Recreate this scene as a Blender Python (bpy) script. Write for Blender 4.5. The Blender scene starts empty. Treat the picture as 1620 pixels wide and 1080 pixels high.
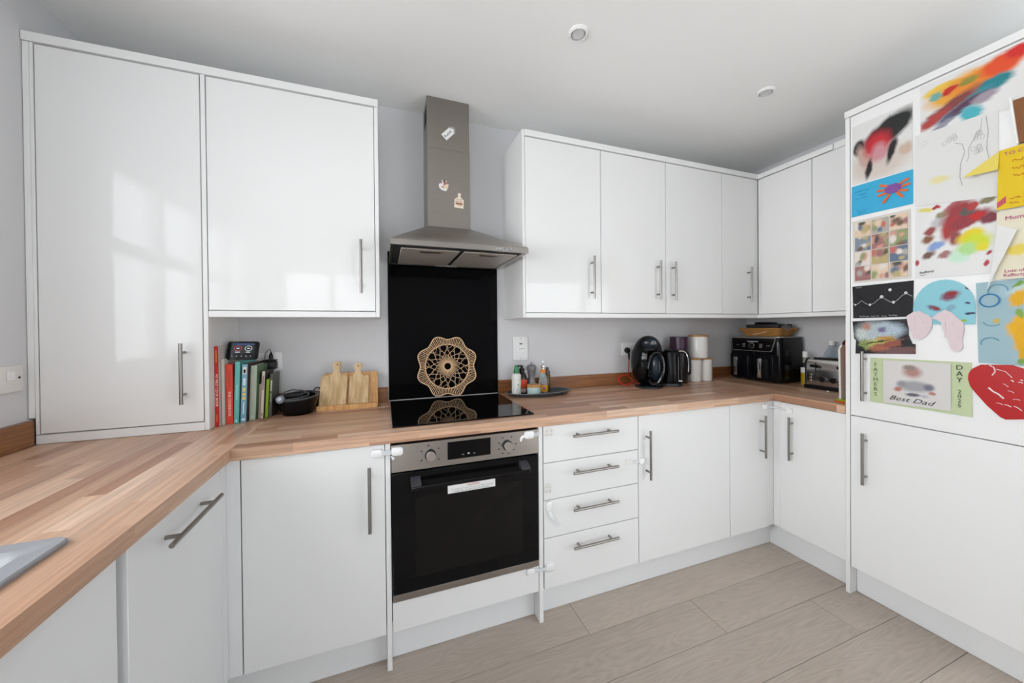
import bpy, bmesh, math, random
from mathutils import Vector, Matrix
random.seed(7)
PI = math.pi
SC = bpy.context.scene
COL = SC.collection

# ------------------------------------------------------------------ camera
def make_camera():
    yaw, pitch, roll = .3465, -.0076, -.0085
    f = Vector((math.sin(yaw), math.cos(yaw), 0)); r = Vector((math.cos(yaw), -math.sin(yaw), 0)); u = Vector((0, 0, 1))
    f2 = f*math.cos(pitch) + u*math.sin(pitch); u2 = -f*math.sin(pitch) + u*math.cos(pitch)
    r3 = r*math.cos(roll) + u2*math.sin(roll); u3 = -r*math.sin(roll) + u2*math.cos(roll)
    cd = bpy.data.cameras.new('camera'); cam = bpy.data.objects.new('camera', cd); COL.objects.link(cam)
    m = Matrix((r3, u3, -f2)).transposed().to_4x4(); m.translation = Vector((-.0206, -2.0111, 1.2852))
    cam.matrix_world = m
    cd.sensor_fit = 'HORIZONTAL'; cd.sensor_width = 36; cd.lens = 561.59/1620*36
    cd.shift_y = (522.94-540)/1620; cd.clip_start = .02
    SC.camera = cam
make_camera()
# ------------------------------------------------------------------ world, lights, exposure
w = bpy.data.worlds.new('sky'); SC.world = w; w.use_nodes = True
bg = w.node_tree.nodes['Background']; bg.inputs[0].default_value = (.91, .96, 1.0, 1); bg.inputs[1].default_value = 2.15
def area(name, loc, rot, sx, sy, watts, col):
    l = bpy.data.lights.new(name, 'AREA'); l.shape = 'RECTANGLE'; l.size = sx; l.size_y = sy; l.energy = watts; l.color = col
    o = bpy.data.objects.new(name, l); o.location = loc; o.rotation_euler = rot; COL.objects.link(o); return o
area('daylight_kitchen_window', (-1.62, -1.72, 1.66), (0, -PI/2, 0), 1.3, 2.2, 17, (.97, .985, 1)).data.spread = math.radians(95)
SC.view_settings.view_transform = 'Standard'; SC.view_settings.look = 'None'
SC.view_settings.gamma = 1; SC.view_settings.use_curve_mapping = False
SC.view_settings.exposure = 0.91
SC.cycles.diffuse_bounces = 8

# ------------------------------------------------------------------ materials
MATS = {}
def rgb(h):
    if isinstance(h, str):
        c = [int(h[i:i+2], 16)/255 for i in (0, 2, 4)]
        return tuple((x/12.92 if x <= .04045 else ((x+.055)/1.055)**2.4) for x in c) + (1,)
    return tuple(h)[:3] + (1,)
class NT:
    def __init__(s, m): s.t = m.node_tree; s.n = s.t.nodes; s.l = s.t.links
    def add(s, typ, **kw):
        n = s.n.new(typ)
        for k, v in kw.items():
            if k.startswith('i_'):
                key = k[2:]; key = int(key) if key.isdigit() else key
                n.inputs[key].default_value = v
            else: setattr(n, k, v)
        return n
    def link(s, a, b): s.l.new(a, b)
    def mixc(s, fac, a, b, blend='MIX'):
        m = s.n.new('ShaderNodeMix'); m.data_type = 'RGBA'; m.blend_type = blend
        for sock, v in ((m.inputs[0], fac), (m.inputs[6], a), (m.inputs[7], b)):
            if hasattr(v, 'is_output'): s.l.new(v, sock)
            else: sock.default_value = v
        return m.outputs[2]
def new_mat(name):
    m = bpy.data.materials.new(name); m.use_nodes = True
    return m, NT(m), m.node_tree.nodes['Principled BSDF']
def mat(name, col, rough=.5, metal=0, var=.04, scale=30, bump=0, bscale=200, spec=.5, coat=0, trans=0, emis=0, stretch=None, ior=1.5):
    if name in MATS: return MATS[name]
    m, t, p = new_mat(name); c = rgb(col)
    tc = t.add('ShaderNodeTexCoord'); vec = tc.outputs['Object']
    if stretch:
        mp = t.add('ShaderNodeMapping'); mp.inputs['Scale'].default_value = stretch; t.link(vec, mp.inputs[0]); vec = mp.outputs[0]
    nz = t.add('ShaderNodeTexNoise'); nz.inputs['Scale'].default_value = scale; nz.inputs['Detail'].default_value = 3; t.link(vec, nz.inputs[0])
    dk = tuple(x*(1-var) for x in c[:3])+(1,); lt = tuple(min(1, x*(1+var)) for x in c[:3])+(1,)
    t.link(t.mixc(nz.outputs[0], dk, lt), p.inputs['Base Color'])
    p.inputs['Roughness'].default_value = rough; p.inputs['Metallic'].default_value = metal
    p.inputs['Specular IOR Level'].default_value = spec; p.inputs['Coat Weight'].default_value = coat; p.inputs['Coat Roughness'].default_value = .06
    p.inputs['Transmission Weight'].default_value = trans; p.inputs['IOR'].default_value = ior
    if emis: p.inputs['Emission Color'].default_value = c; p.inputs['Emission Strength'].default_value = emis
    if bump:
        n2 = t.add('ShaderNodeTexNoise'); n2.inputs['Scale'].default_value = bscale; t.link(vec, n2.inputs[0])
        b = t.add('ShaderNodeBump'); b.inputs['Strength'].default_value = bump; b.inputs['Distance'].default_value = .002
        t.link(n2.outputs[0], b.inputs['Height']); t.link(b.outputs[0], p.inputs['Normal'])
    MATS[name] = m; return m
def pane_mat():
    m, t, p = new_mat('window_glass'); out = t.n['Material Output']
    tr = t.add('ShaderNodeBsdfTransparent'); gl = t.add('ShaderNodeBsdfGlossy'); gl.inputs['Roughness'].default_value = .02
    lw = t.add('ShaderNodeLayerWeight'); lw.inputs[0].default_value = .5
    pw = t.add('ShaderNodeMath', operation='POWER'); pw.inputs[1].default_value = 5; t.link(lw.outputs['Facing'], pw.inputs[0])
    fr = t.add('ShaderNodeMapRange'); fr.inputs['To Min'].default_value = .04; fr.inputs['To Max'].default_value = .6; t.link(pw.outputs[0], fr.inputs[0])
    mx = t.add('ShaderNodeMixShader'); t.link(fr.outputs[0], mx.inputs[0]); t.link(tr.outputs[0], mx.inputs[1]); t.link(gl.outputs[0], mx.inputs[2])
    t.link(mx.outputs[0], out.inputs[0]); return m
def clear_mat(name, tint, opac=.25):
    m, t, p = new_mat(name); out = t.n['Material Output']
    tr = t.add('ShaderNodeBsdfTransparent'); tr.inputs[0].default_value = rgb(tint)
    p.inputs['Base Color'].default_value = rgb(tint); p.inputs['Roughness'].default_value = .08
    mx = t.add('ShaderNodeMixShader'); lw = t.add('ShaderNodeLayerWeight'); lw.inputs[0].default_value = .35
    mr = t.add('ShaderNodeMapRange'); mr.inputs['To Min'].default_value = opac; mr.inputs['To Max'].default_value = .9; t.link(lw.outputs['Facing'], mr.inputs[0])
    t.link(mr.outputs[0], mx.inputs[0]); t.link(tr.outputs[0], mx.inputs[1]); t.link(p.outputs[0], mx.inputs[2]); t.link(mx.outputs[0], out.inputs[0])
    return m
def stave_mat(name, axis, cols, rough=.32, sw=.041, sl=.42):
    """butcher-block print: staves running along an axis, tint per stave, fine grain"""
    m, t, p = new_mat(name)
    tc = t.add('ShaderNodeTexCoord'); mp = t.add('ShaderNodeMapping'); t.link(tc.outputs['Object'], mp.inputs[0])
    if axis == 'y': mp.inputs['Rotation'].default_value = (0, 0, PI/2)
    mp.inputs['Location'].default_value = (.13, .013, 0)
    sep = t.add('ShaderNodeSeparateXYZ'); t.link(mp.outputs[0], sep.inputs[0])
    # fold z into the across direction so that the edges carry staves too
    ad = t.add('ShaderNodeMath', operation='ADD'); t.link(sep.outputs[1], ad.inputs[0]); t.link(sep.outputs[2], ad.inputs[1])
    def math(op, a, b=None):
        n = t.add('ShaderNodeMath', operation=op)
        for i, v in enumerate((a, b)):
            if v is None: continue
            if hasattr(v, 'is_output'): t.link(v, n.inputs[i])
            else: n.inputs[i].default_value = v
        return n.outputs[0]
    row = math('FLOOR', math('DIVIDE', ad.outputs[0], sw))
    wn = t.add('ShaderNodeTexWhiteNoise', noise_dimensions='1D'); t.link(row, wn.inputs['W'])
    xs = math('ADD', math('DIVIDE', sep.outputs[0], sl), math('MULTIPLY', wn.outputs[0], 9.7))
    cell = math('FLOOR', xs)
    cb = t.add('ShaderNodeCombineXYZ'); t.link(row, cb.inputs[0]); t.link(cell, cb.inputs[1])
    w2 = t.add('ShaderNodeTexWhiteNoise', noise_dimensions='2D'); t.link(cb.outputs[0], w2.inputs['Vector'])
    cr = t.add('ShaderNodeValToRGB'); t.link(w2.outputs[0], cr.inputs[0])
    el = cr.color_ramp.elements; el[0].color = rgb(cols[0]); el[1].color = rgb(cols[-1])
    for i, c in enumerate(cols[1:-1]):
        e = el.new((i+1)/(len(cols)-1)); e.color = rgb(c)
    gs = t.add('ShaderNodeMapping'); gs.inputs['Scale'].default_value = (3.5, 95, 95); t.link(mp.outputs[0], gs.inputs[0])
    off = t.add('ShaderNodeVectorMath', operation='ADD'); t.link(gs.outputs[0], off.inputs[0]); t.link(w2.outputs['Color'], off.inputs[1])
    g = t.add('ShaderNodeTexNoise'); g.inputs['Scale'].default_value = 1; g.inputs['Detail'].default_value = 6; g.inputs['Roughness'].default_value = .65; g.inputs['Distortion'].default_value = .6; t.link(off.outputs[0], g.inputs[0])
    mr = t.add('ShaderNodeMapRange'); t.link(g.outputs[0], mr.inputs[0]); mr.inputs['From Min'].default_value = .3; mr.inputs['From Max'].default_value = .72; mr.inputs['To Min'].default_value = .70; mr.inputs['To Max'].default_value = 1.14
    cc = t.mixc(1, cr.outputs[0], mr.outputs[0], 'MULTIPLY')
    t.link(cc, p.inputs['Base Color']); p.inputs['Roughness'].default_value = rough; p.inputs['Specular IOR Level'].default_value = .35
    b = t.add('ShaderNodeBump'); b.inputs['Strength'].default_value = .12; b.inputs['Distance'].default_value = .001; t.link(g.outputs[0], b.inputs['Height']); t.link(b.outputs[0], p.inputs['Normal'])
    return m
def wood_mat(name, c0, c1, scale=(6, 60, 60), rough=.5, rot=(0, 0, 0)):
    m, t, p = new_mat(name)
    tc = t.add('ShaderNodeTexCoord'); mp = t.add('ShaderNodeMapping'); mp.inputs['Scale'].default_value = scale; mp.inputs['Rotation'].default_value = rot; t.link(tc.outputs['Object'], mp.inputs[0])
    n = t.add('ShaderNodeTexNoise'); n.inputs['Scale'].default_value = 1; n.inputs['Detail'].default_value = 5; n.inputs['Distortion'].default_value = .8; t.link(mp.outputs[0], n.inputs[0])
    mr = t.add('ShaderNodeMapRange'); mr.inputs['From Min'].default_value = .32; mr.inputs['From Max'].default_value = .68; t.link(n.outputs[0], mr.inputs[0])
    t.link(t.mixc(mr.outputs[0], rgb(c0), rgb(c1)), p.inputs['Base Color']); p.inputs['Roughness'].default_value = rough
    return m
def plank_mat():
    m, t, p = new_mat('grey_oak_plank')
    tc = t.add('ShaderNodeTexCoord'); oi = t.add('ShaderNodeObjectInfo')
    mul = t.add('ShaderNodeVectorMath', operation='SCALE'); mul.inputs['Scale'].default_value = 13.7
    cb = t.add('ShaderNodeCombineXYZ')
    for i in range(3): t.link(oi.outputs['Random'], cb.inputs[i])
    t.link(cb.outputs[0], mul.inputs[0])
    ad = t.add('ShaderNodeVectorMath', operation='ADD'); t.link(tc.outputs['Object'], ad.inputs[0]); t.link(mul.outputs[0], ad.inputs[1])
    mp = t.add('ShaderNodeMapping'); mp.inputs['Scale'].default_value = (1.0, 8.5, 1); t.link(ad.outputs[0], mp.inputs[0])
    n = t.add('ShaderNodeTexNoise'); n.inputs['Scale'].default_value = 1; n.inputs['Detail'].default_value = 2; n.inputs['Roughness'].default_value = .45; t.link(mp.outputs[0], n.inputs[0])
    ml = t.add('ShaderNodeMath', operation='MULTIPLY'); ml.inputs[1].default_value = 27; t.link(n.outputs[0], ml.inputs[0])
    fr = t.add('ShaderNodeMath', operation='PINGPONG'); fr.inputs[1].default_value = .5; t.link(ml.outputs[0], fr.inputs[0])   # contour lines = cathedral grain
    fr2 = t.add('ShaderNodeMath', operation='MULTIPLY'); fr2.inputs[1].default_value = 2; t.link(fr.outputs[0], fr2.inputs[0])
    m3 = t.add('ShaderNodeMapping'); m3.inputs['Scale'].default_value = (5, 130, 1); t.link(ad.outputs[0], m3.inputs[0])
    g = t.add('ShaderNodeTexNoise'); g.inputs['Scale'].default_value = 1; g.inputs['Detail'].default_value = 5; t.link(m3.outputs[0], g.inputs[0])
    big = t.add('ShaderNodeTexNoise'); big.inputs['Scale'].default_value = 2.2; t.link(ad.outputs[0], big.inputs[0])
    c = t.mixc(fr2.outputs[0], rgb('a39486'), rgb('bfb1a3'))
    c = t.mixc(g.outputs[0], t.mixc(.55, c, rgb('857769')), t.mixc(.55, c, rgb('d6c9bd')))
    c = t.mixc(big.outputs[0], t.mixc(.30, c, rgb('a2968a')), t.mixc(.30, c, rgb('d9cec4')))
    rr = t.add('ShaderNodeMapRange'); rr.inputs['To Min'].default_value = .86; rr.inputs['To Max'].default_value = 1.06; t.link(oi.outputs['Random'], rr.inputs[0])
    c = t.mixc(1, c, rr.outputs[0], 'MULTIPLY')
    t.link(c, p.inputs['Base Color']); p.inputs['Roughness'].default_value = .42
    b = t.add('ShaderNodeBump'); b.inputs['Strength'].default_value = .10; b.inputs['Distance'].default_value = .001; t.link(g.outputs[0], b.inputs['Height']); t.link(b.outputs[0], p.inputs['Normal'])
    return m
def steel_mat(name, col, axis=(1, 1, 260), rough=.32, streak=.18):
    m, t, p = new_mat(name); c = rgb(col)
    tc = t.add('ShaderNodeTexCoord'); mp = t.add('ShaderNodeMapping'); mp.inputs['Scale'].default_value = axis; t.link(tc.outputs['Object'], mp.inputs[0])
    n = t.add('ShaderNodeTexNoise'); n.inputs['Scale'].default_value = 3; n.inputs['Detail'].default_value = 4; t.link(mp.outputs[0], n.inputs[0])
    t.link(t.mixc(n.outputs[0], tuple(x*(1-streak) for x in c[:3])+(1,), tuple(min(1, x*(1+streak)) for x in c[:3])+(1,)), p.inputs['Base Color'])
    p.inputs['Metallic'].default_value = 1; p.inputs['Roughness'].default_value = rough
    return m
def art_mat(name, base, blobs, dist=.06, nscale=6, rough=.75, stretch=(1, 1, 1), fine=0):
    """paint on paper: soft-edged patches (u, v, ru, rv, turn, colour, softness) in the sheet's own coordinates"""
    m, t, p = new_mat(name)
    uv = t.add('ShaderNodeUVMap'); uv.uv_map = 'UVMap'
    nz = t.add('ShaderNodeTexNoise'); nz.inputs['Scale'].default_value = nscale; nz.inputs['Detail'].default_value = 4
    ms = t.add('ShaderNodeMapping'); ms.inputs['Scale'].default_value = stretch; t.link(uv.outputs[0], ms.inputs[0]); t.link(ms.outputs[0], nz.inputs[0])
    sb = t.add('ShaderNodeVectorMath', operation='SUBTRACT'); t.link(nz.outputs['Color'], sb.inputs[0]); sb.inputs[1].default_value = (.5, .5, .5)
    sc = t.add('ShaderNodeVectorMath', operation='SCALE'); sc.inputs['Scale'].default_value = dist*2; t.link(sb.outputs[0], sc.inputs[0])
    ad = t.add('ShaderNodeVectorMath', operation='ADD'); t.link(uv.outputs[0], ad.inputs[0]); t.link(sc.outputs[0], ad.inputs[1])
    cur = rgb(base)
    for (u, v, ru, rv, turn, colr, soft) in blobs:
        mp = t.add('ShaderNodeMapping', vector_type='TEXTURE'); mp.inputs['Location'].default_value = (u, v, 0)
        mp.inputs['Rotation'].default_value = (0, 0, math.radians(turn)); mp.inputs['Scale'].default_value = (ru, rv, 1); t.link(ad.outputs[0], mp.inputs[0])
        fl = t.add('ShaderNodeVectorMath', operation='MULTIPLY'); fl.inputs[1].default_value = (1, 1, 0); t.link(mp.outputs[0], fl.inputs[0])
        g = t.add('ShaderNodeTexGradient', gradient_type='SPHERICAL'); t.link(fl.outputs[0], g.inputs[0])
        mr = t.add('ShaderNodeMapRange'); mr.inputs['From Max'].default_value = max(soft, .01); t.link(g.outputs[1], mr.inputs[0])
        cur = t.mixc(mr.outputs[0], cur, rgb(colr))
    if fine:
        n2 = t.add('ShaderNodeTexNoise'); n2.inputs['Scale'].default_value = 40; n2.inputs['Detail'].default_value = 5; t.link(uv.outputs[0], n2.inputs[0])
        mr = t.add('ShaderNodeMapRange'); mr.inputs['From Min'].default_value = .3; mr.inputs['From Max'].default_value = .7; mr.inputs['To Min'].default_value = 1-fine; mr.inputs['To Max'].default_value = 1+fine; t.link(n2.outputs[0], mr.inputs[0])
        cur = t.mixc(1, cur, mr.outputs[0], 'MULTIPLY')
    if hasattr(cur, 'is_output'): t.link(cur, p.inputs['Base Color'])
    else: p.inputs['Base Color'].default_value = cur
    p.inputs['Roughness'].default_value = rough
    return m

M = {}
M['gloss'] = mat('white_gloss_door', (.79, .795, .79), .05, var=.006, scale=3, spec=.45)
M['white'] = mat('white_board', (.80, .805, .80), .35, var=.01, scale=5)
M['plinth'] = mat('white_plinth', (.77, .78, .79), .22, var=.02, scale=5)
M['wall'] = mat('grey_wall_paint', (.655, .66, .675), .75, var=.02, scale=4, bump=.05, bscale=300)
M['ceil'] = mat('ceiling_paint', (.86, .86, .85), .85, var=.015, scale=3, bump=.05, bscale=250)
M['handle'] = steel_mat('brushed_nickel', (.30, .285, .265), (1, 1, 1), .33, .08)
M['steel'] = steel_mat('brushed_steel', (.31, .285, .26), (1, 1, 260), .30)
M['steelh'] = steel_mat('brushed_steel_flat', (.40, .37, .34), (1, 200, 200), .30)
M['chrome'] = mat('chrome', (.75, .75, .76), .08, 1, var=.02)
M['filter'] = mat('filter_mesh', (.50, .46, .42), .45, .35, var=.3, scale=260)
M['bglass'] = mat('black_glass', (.003, .003, .0035), .04, var=.0, spec=.22)
M['splash'] = mat('black_splash_glass', (.002, .002, .0025), .04, var=.0, spec=.10)
M['bplas'] = mat('black_plastic', (.007, .007, .008), .35, var=.1, spec=.3)
M['bgloss'] = mat('black_gloss_plastic', (.003, .0035, .0045), .07, var=.05, spec=.25)
M['bmatt'] = mat('black_matt', (.02, .02, .022), .6, var=.1)
M['wplas'] = mat('white_plastic', (.82, .82, .82), .3, var=.01)
M['cplas'] = mat('cream_plastic', (.74, .73, .70), .4, var=.01)
M['strap'] = clear_mat('translucent_strap', 'f2f4f6', .55)
M['paper'] = mat('paper', (.80, .80, .79), .8, var=.02, scale=20)
M['ink'] = mat('black_ink', (.015, .015, .018), .7)
M['greyink'] = mat('pencil_grey', (.50, .50, .51), .8)
M['pinkink'] = mat('magenta_ink', 'b0407c', .7)
M['redink'] = mat('red_ink', 'c01818', .6)
WCOL = ['ba8d70', 'd0a88c', 'a97b60', 'd9b498', 'c09478', 'e2c1a8', '9f7256']
M['wt_x'] = stave_mat('oak_block_worktop_across', 'x', WCOL)
M['wt_y'] = stave_mat('oak_block_worktop_along', 'y', WCOL)
M['up_x'] = wood_mat('oak_upstand_across', '744624', '9a683e', (4, 40, 90), .35)
M['up_y'] = wood_mat('oak_upstand_along', '744624', '9a683e', (40, 4, 90), .35)
M['plank'] = plank_mat()
M['dark'] = mat('dark_gap', (.03, .028, .026), .9)
M['bamboo'] = wood_mat('bamboo', 'bd8a52', 'd6a86e', (60, 60, 3), .5)
M['paddle'] = wood_mat('acacia_board', 'b3905f', 'dcc094', (45, 45, 4), .55)
M['lidwood'] = wood_mat('lid_wood', 'b07c46', 'cf9f66', (10, 60, 60), .5)
M['rattan'] = mat('rattan', 'e0bc96', .6, var=.25, scale=150)
M['ceramic'] = mat('white_ceramic', (.80, .79, .77), .25, var=.01)

# ------------------------------------------------------------------ mesh helpers
def nb(): return bmesh.new()
def box(bm, x0, x1, y0, y1, z0, z1, bev=0, seg=1):
    r = bmesh.ops.create_cube(bm, size=1)['verts']
    for v in r: v.co = Vector(((x0+x1)/2+v.co.x*(x1-x0), (y0+y1)/2+v.co.y*(y1-y0), (z0+z1)/2+v.co.z*(z1-z0)))
    if bev:
        es = list({e for v in r for e in v.link_edges})
        bmesh.ops.bevel(bm, geom=es, offset=bev, segments=seg, affect='EDGES', profile=.5)
    return bm
def bx(x0, x1, y0, y1, z0, z1, bev=0, seg=1): return box(nb(), x0, x1, y0, y1, z0, z1, bev, seg)
def frame_of(d):
    d = Vector(d).normalized(); a = Vector((0, 0, 1)) if abs(d.z) < .9 else Vector((1, 0, 0))
    u = d.cross(a).normalized(); return u, d.cross(u).normalized()
def cyl(bm, p0, p1, r, n=16, r2=None):
    p0, p1 = Vector(p0), Vector(p1); r2 = r if r2 is None else r2; u, v = frame_of(p1-p0)
    A = [bm.verts.new(p0+(u*math.cos(2*PI*i/n)+v*math.sin(2*PI*i/n))*r) for i in range(n)]
    Bv = [bm.verts.new(p1+(u*math.cos(2*PI*i/n)+v*math.sin(2*PI*i/n))*r2) for i in range(n)]
    for i in range(n): bm.faces.new((A[i], A[(i+1) % n], Bv[(i+1) % n], Bv[i]))
    bm.faces.new(A[::-1]); bm.faces.new(Bv); return bm
def tube(bm, pts, r, n=8, closed=False):
    P = [Vector(p) for p in pts]; N = len(P); rings = []
    u = None
    for i in range(N):
        if closed: d = P[(i+1) % N]-P[i-1]
        else: d = P[min(i+1, N-1)]-P[max(i-1, 0)]
        d.normalize()
        if u is None: u, _ = frame_of(d)
        u = (u-d*u.dot(d)).normalized(); v = d.cross(u); rr = r[i] if isinstance(r, (list, tuple)) else r
        rings.append([bm.verts.new(P[i]+(u*math.cos(2*PI*k/n)+v*math.sin(2*PI*k/n))*rr) for k in range(n)])
    for i in range(N if closed else N-1):
        a, b = rings[i], rings[(i+1) % N]
        for k in range(n): bm.faces.new((a[k], a[(k+1) % n], b[(k+1) % n], b[k]))
    if not closed: bm.faces.new(rings[0][::-1]); bm.faces.new(rings[-1])
    return bm
def lathe(bm, prof, c=(0, 0, 0), n=28, sx=1, sy=1):
    c = Vector(c); rings = []
    for r, z in prof:
        if r < 1e-6: rings.append([bm.verts.new(c+Vector((0, 0, z)))])
        else: rings.append([bm.verts.new(c+Vector((r*sx*math.cos(2*PI*i/n), r*sy*math.sin(2*PI*i/n), z))) for i in range(n)])
    for a, b in zip(rings, rings[1:]):
        for i in range(n):
            j = (i+1) % n
            if len(a) == 1 and len(b) == 1: continue
            if len(a) == 1: bm.faces.new((a[0], b[j], b[i]))
            elif len(b) == 1: bm.faces.new((a[i], a[j], b[0]))
            else: bm.faces.new((a[i], a[j], b[j], b[i]))
    if len(rings[0]) > 1: bm.faces.new(rings[0][::-1])
    if len(rings[-1]) > 1: bm.faces.new(rings[-1])
    return bm
def prism(bm, poly, f, d0, d1):
    """polygon (a,b) extruded from depth d0 to d1; f(a,b,d) gives the point"""
    A = [bm.verts.new(f(a, b, d0)) for a, b in poly]; Bv = [bm.verts.new(f(a, b, d1)) for a, b in poly]; n = len(poly)
    for i in range(n): bm.faces.new((A[i], A[(i+1) % n], Bv[(i+1) % n], Bv[i]))
    bm.faces.new(A[::-1]); bm.faces.new(Bv); return bm
def loft(bm, loops, cap0=True, cap1=True):
    R = [[bm.verts.new(p) for p in l] for l in loops]; n = len(R[0])
    for a, b in zip(R, R[1:]):
        for i in range(n): bm.faces.new((a[i], a[(i+1) % n], b[(i+1) % n], b[i]))
    if cap0: bm.faces.new(R[0][::-1])
    if cap1: bm.faces.new(R[-1])
    return bm
def ellipsoid(bm, c, a, b, h, nu=28, nv=16, e=1.0):
    prof = []
    for i in range(nv+1):
        t = -PI/2+PI*i/nv; prof.append((max(0, math.cos(t))**e if 0 < i < nv else 0, math.sin(t)*h))
    return lathe(bm, prof, c, nu, a, b)
def rrect(w, h, r, n=5):
    P = []
    for cx, cy, a0 in ((w/2-r, h/2-r, 0), (-w/2+r, h/2-r, 90), (-w/2+r, -h/2+r, 180), (w/2-r, -h/2+r, 270)):
        for i in range(n+1):
            a = math.radians(a0+90*i/n); P.append((cx+r*math.cos(a), cy+r*math.sin(a)))
    return P
FB = lambda y0: (lambda a, b, d: Vector((a, y0-d, b)))       # faces the camera side (-y): a=x, b=z, d=outwards
FR = lambda x0: (lambda a, b, d: Vector((x0-d, a, b)))       # faces -x: a=y, b=z
ORG = {}
def org(o):
    while o.parent: o = o.parent
    return ORG.get(o.name, Vector())
def finish(bm):
    bmesh.ops.recalc_face_normals(bm, faces=bm.faces)
    for f in bm.faces: f.smooth = True
    for e in bm.edges:
        if len(e.link_faces) == 2 and e.calc_face_angle(0) > .62: e.smooth = False
def obj(name, bm, m, parent=None, label=None, mesh=None):
    if mesh is None:
        finish(bm)
        if parent is not None:
            o_ = org(parent)
            if o_.length: bmesh.ops.translate(bm, verts=bm.verts, vec=-o_)
        mesh = bpy.data.meshes.new(name); bm.to_mesh(mesh); bm.free(); mesh.materials.append(m)
    o = bpy.data.objects.new(name, mesh); COL.objects.link(o)
    if parent is not None: o.parent = parent
    if label: o['label'] = label
    return o
def tag(o, label, cat, group=None):
    o['label'] = label; o['category'] = cat
    if group: o['group'] = group
    return o
def thing(name, label, cat, loc=(0, 0, 0), rotz=0, group=None, local=False):
    o = bpy.data.objects.new(name, None); COL.objects.link(o); o.empty_display_size = .05
    o.location = loc; o.rotation_euler = (0, 0, rotz); tag(o, label, cat, group)
    ORG[o.name] = Vector() if (local or rotz) else Vector(loc)
    return o
def solo(name, bm, m, label, cat, loc=None, group=None):
    """a thing that is one mesh, origin at its base"""
    finish(bm)
    if loc is None:
        n = len(bm.verts); c = sum((v.co for v in bm.verts), Vector())/n; loc = Vector((c.x, c.y, min(v.co.z for v in bm.verts)))
    loc = Vector(loc); bmesh.ops.translate(bm, verts=bm.verts, vec=-loc)
    me = bpy.data.meshes.new(name); bm.to_mesh(me); bm.free(); me.materials.append(m)
    o = bpy.data.objects.new(name, me); COL.objects.link(o); o.location = loc; ORG[o.name] = loc
    return tag(o, label, cat, group)
def struct(name, bm, m, parent=None):
    o = obj(name, bm, m, parent)
    if parent is None: o['kind'] = 'structure'
    return o
def text_bm(s, size, F, ext=.0004, align='CENTER', space=1.0, line=1.0):
    """letters as thin solid shapes; F(a,b,d) places them"""
    cu = bpy.data.curves.new('t', 'FONT'); cu.body = s; cu.size = size; cu.extrude = ext/2; cu.align_x = align; cu.align_y = 'CENTER'; cu.space_character = space; cu.space_line = line; cu.resolution_u = 2
    o = bpy.data.objects.new('t', cu); COL.objects.link(o)
    me = bpy.data.meshes.new_from_object(o); bm = nb(); bm.from_mesh(me)
    for v in bm.verts: v.co = F(v.co.x, v.co.y, v.co.z+ext/2)
    bpy.data.objects.remove(o); bpy.data.meshes.remove(me); bpy.data.curves.remove(cu); return bm
def scribble(bm, F, a0, a1, b, h, r=.0006, step=.003, seed=1):
    """an unreadable line of handwriting / tiny print"""
    rn = random.Random(seed); a = a0
    while a < a1-step*3:
        L = min(a1-a, step*rn.randint(4, 8)); n = max(4, int(L/step*2))
        tube(bm, [F(a+L*i/n, b+h*(rn.random()-.5), .0005) for i in range(n+1)], r, 4); a += L+step*1.6
    return bm
def bar_handle(axis, p, length, out, r=.006, inset=.035, off=.032):
    """bar handle: p = centre on the door face, out = outward unit vector"""
    p = Vector(p); out = Vector(out); ax = Vector(axis); bm = nb(); c = p+out*off
    cyl(bm, c-ax*length/2, c+ax*length/2, r, 14)
    for s in (-1, 1): cyl(bm, p+ax*s*(length/2-inset), c+ax*s*(length/2-inset), .005, 10)
    return bm

# ================================================================== THE ROOM
XL, XR, YB, YR, ZC, ZW = -1.165, 2.68, 0.0, -3.3, 2.468, .8984
M['glasspane'] = pane_mat()
XE = 5.2
fl = struct('floor', bx(XL, XE, YR, YB, -.10, -.012), M['dark'])
def planks():
    seams = [-.535-.195*i for i in range(21)]
    starts = [.778, 1.32, 1.843, 1.05, .42, 1.6, .9, 1.95, .2]
    L = 1.285; g = .0008
    for i, y1 in enumerate(seams):
        y0 = y1-.195
        if y1 < YR+.02: break
        y0 = max(y0, YR); x = starts[i % len(starts)]
        while x > XL: x -= L
        xe = XE if y0 < -1.62 else XR
        while x < xe:
            a, b = max(x, XL), min(x+L, xe)
            if b-a > .03:
                obj('plank', bx(a+g, b-g, y0+g, y1-g, -.0118, 0, .0007), M['plank'], fl)
            x += L
    obj('plank', bx(XL, XR, -.535+g, 0, -.0118, -.0005), M['plank'], fl)
planks()
struct('ceiling', bx(XL-.2, XE+.2, YR-.2, YB+.2, ZC, ZC+.12), M['ceil'])
struct('wall_back', bx(XL-.2, XR+.2, YB, YB+.2, -.1, ZC), M['wall'])
struct('wall_right', bx(XR, XR+.2, -1.62, YB, -.1, ZC), M['wall'])
struct('wall_recess', bx(XR+.2, XE, -1.62, -1.42, -.1, ZC), M['wall'])
struct('wall_far_right', bx(XE, XE+.2, YR-.2, -1.42, -.1, ZC), M['wall'])
WY0, WY1, WZ0, WZ1 = -2.70, -.74, 1.085, 2.12
bm = nb()
box(bm, XL-.2, XL, YR-.2, WY0, -.1, ZC); box(bm, XL-.2, XL, WY1, YB, -.1, ZC); box(bm, XL-.2, XL, WY0, WY1, -.1, WZ0); box(bm, XL-.2, XL, WY0, WY1, WZ1, ZC)
struct('wall_left', bm, M['wall'])
bm = nb()
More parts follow.
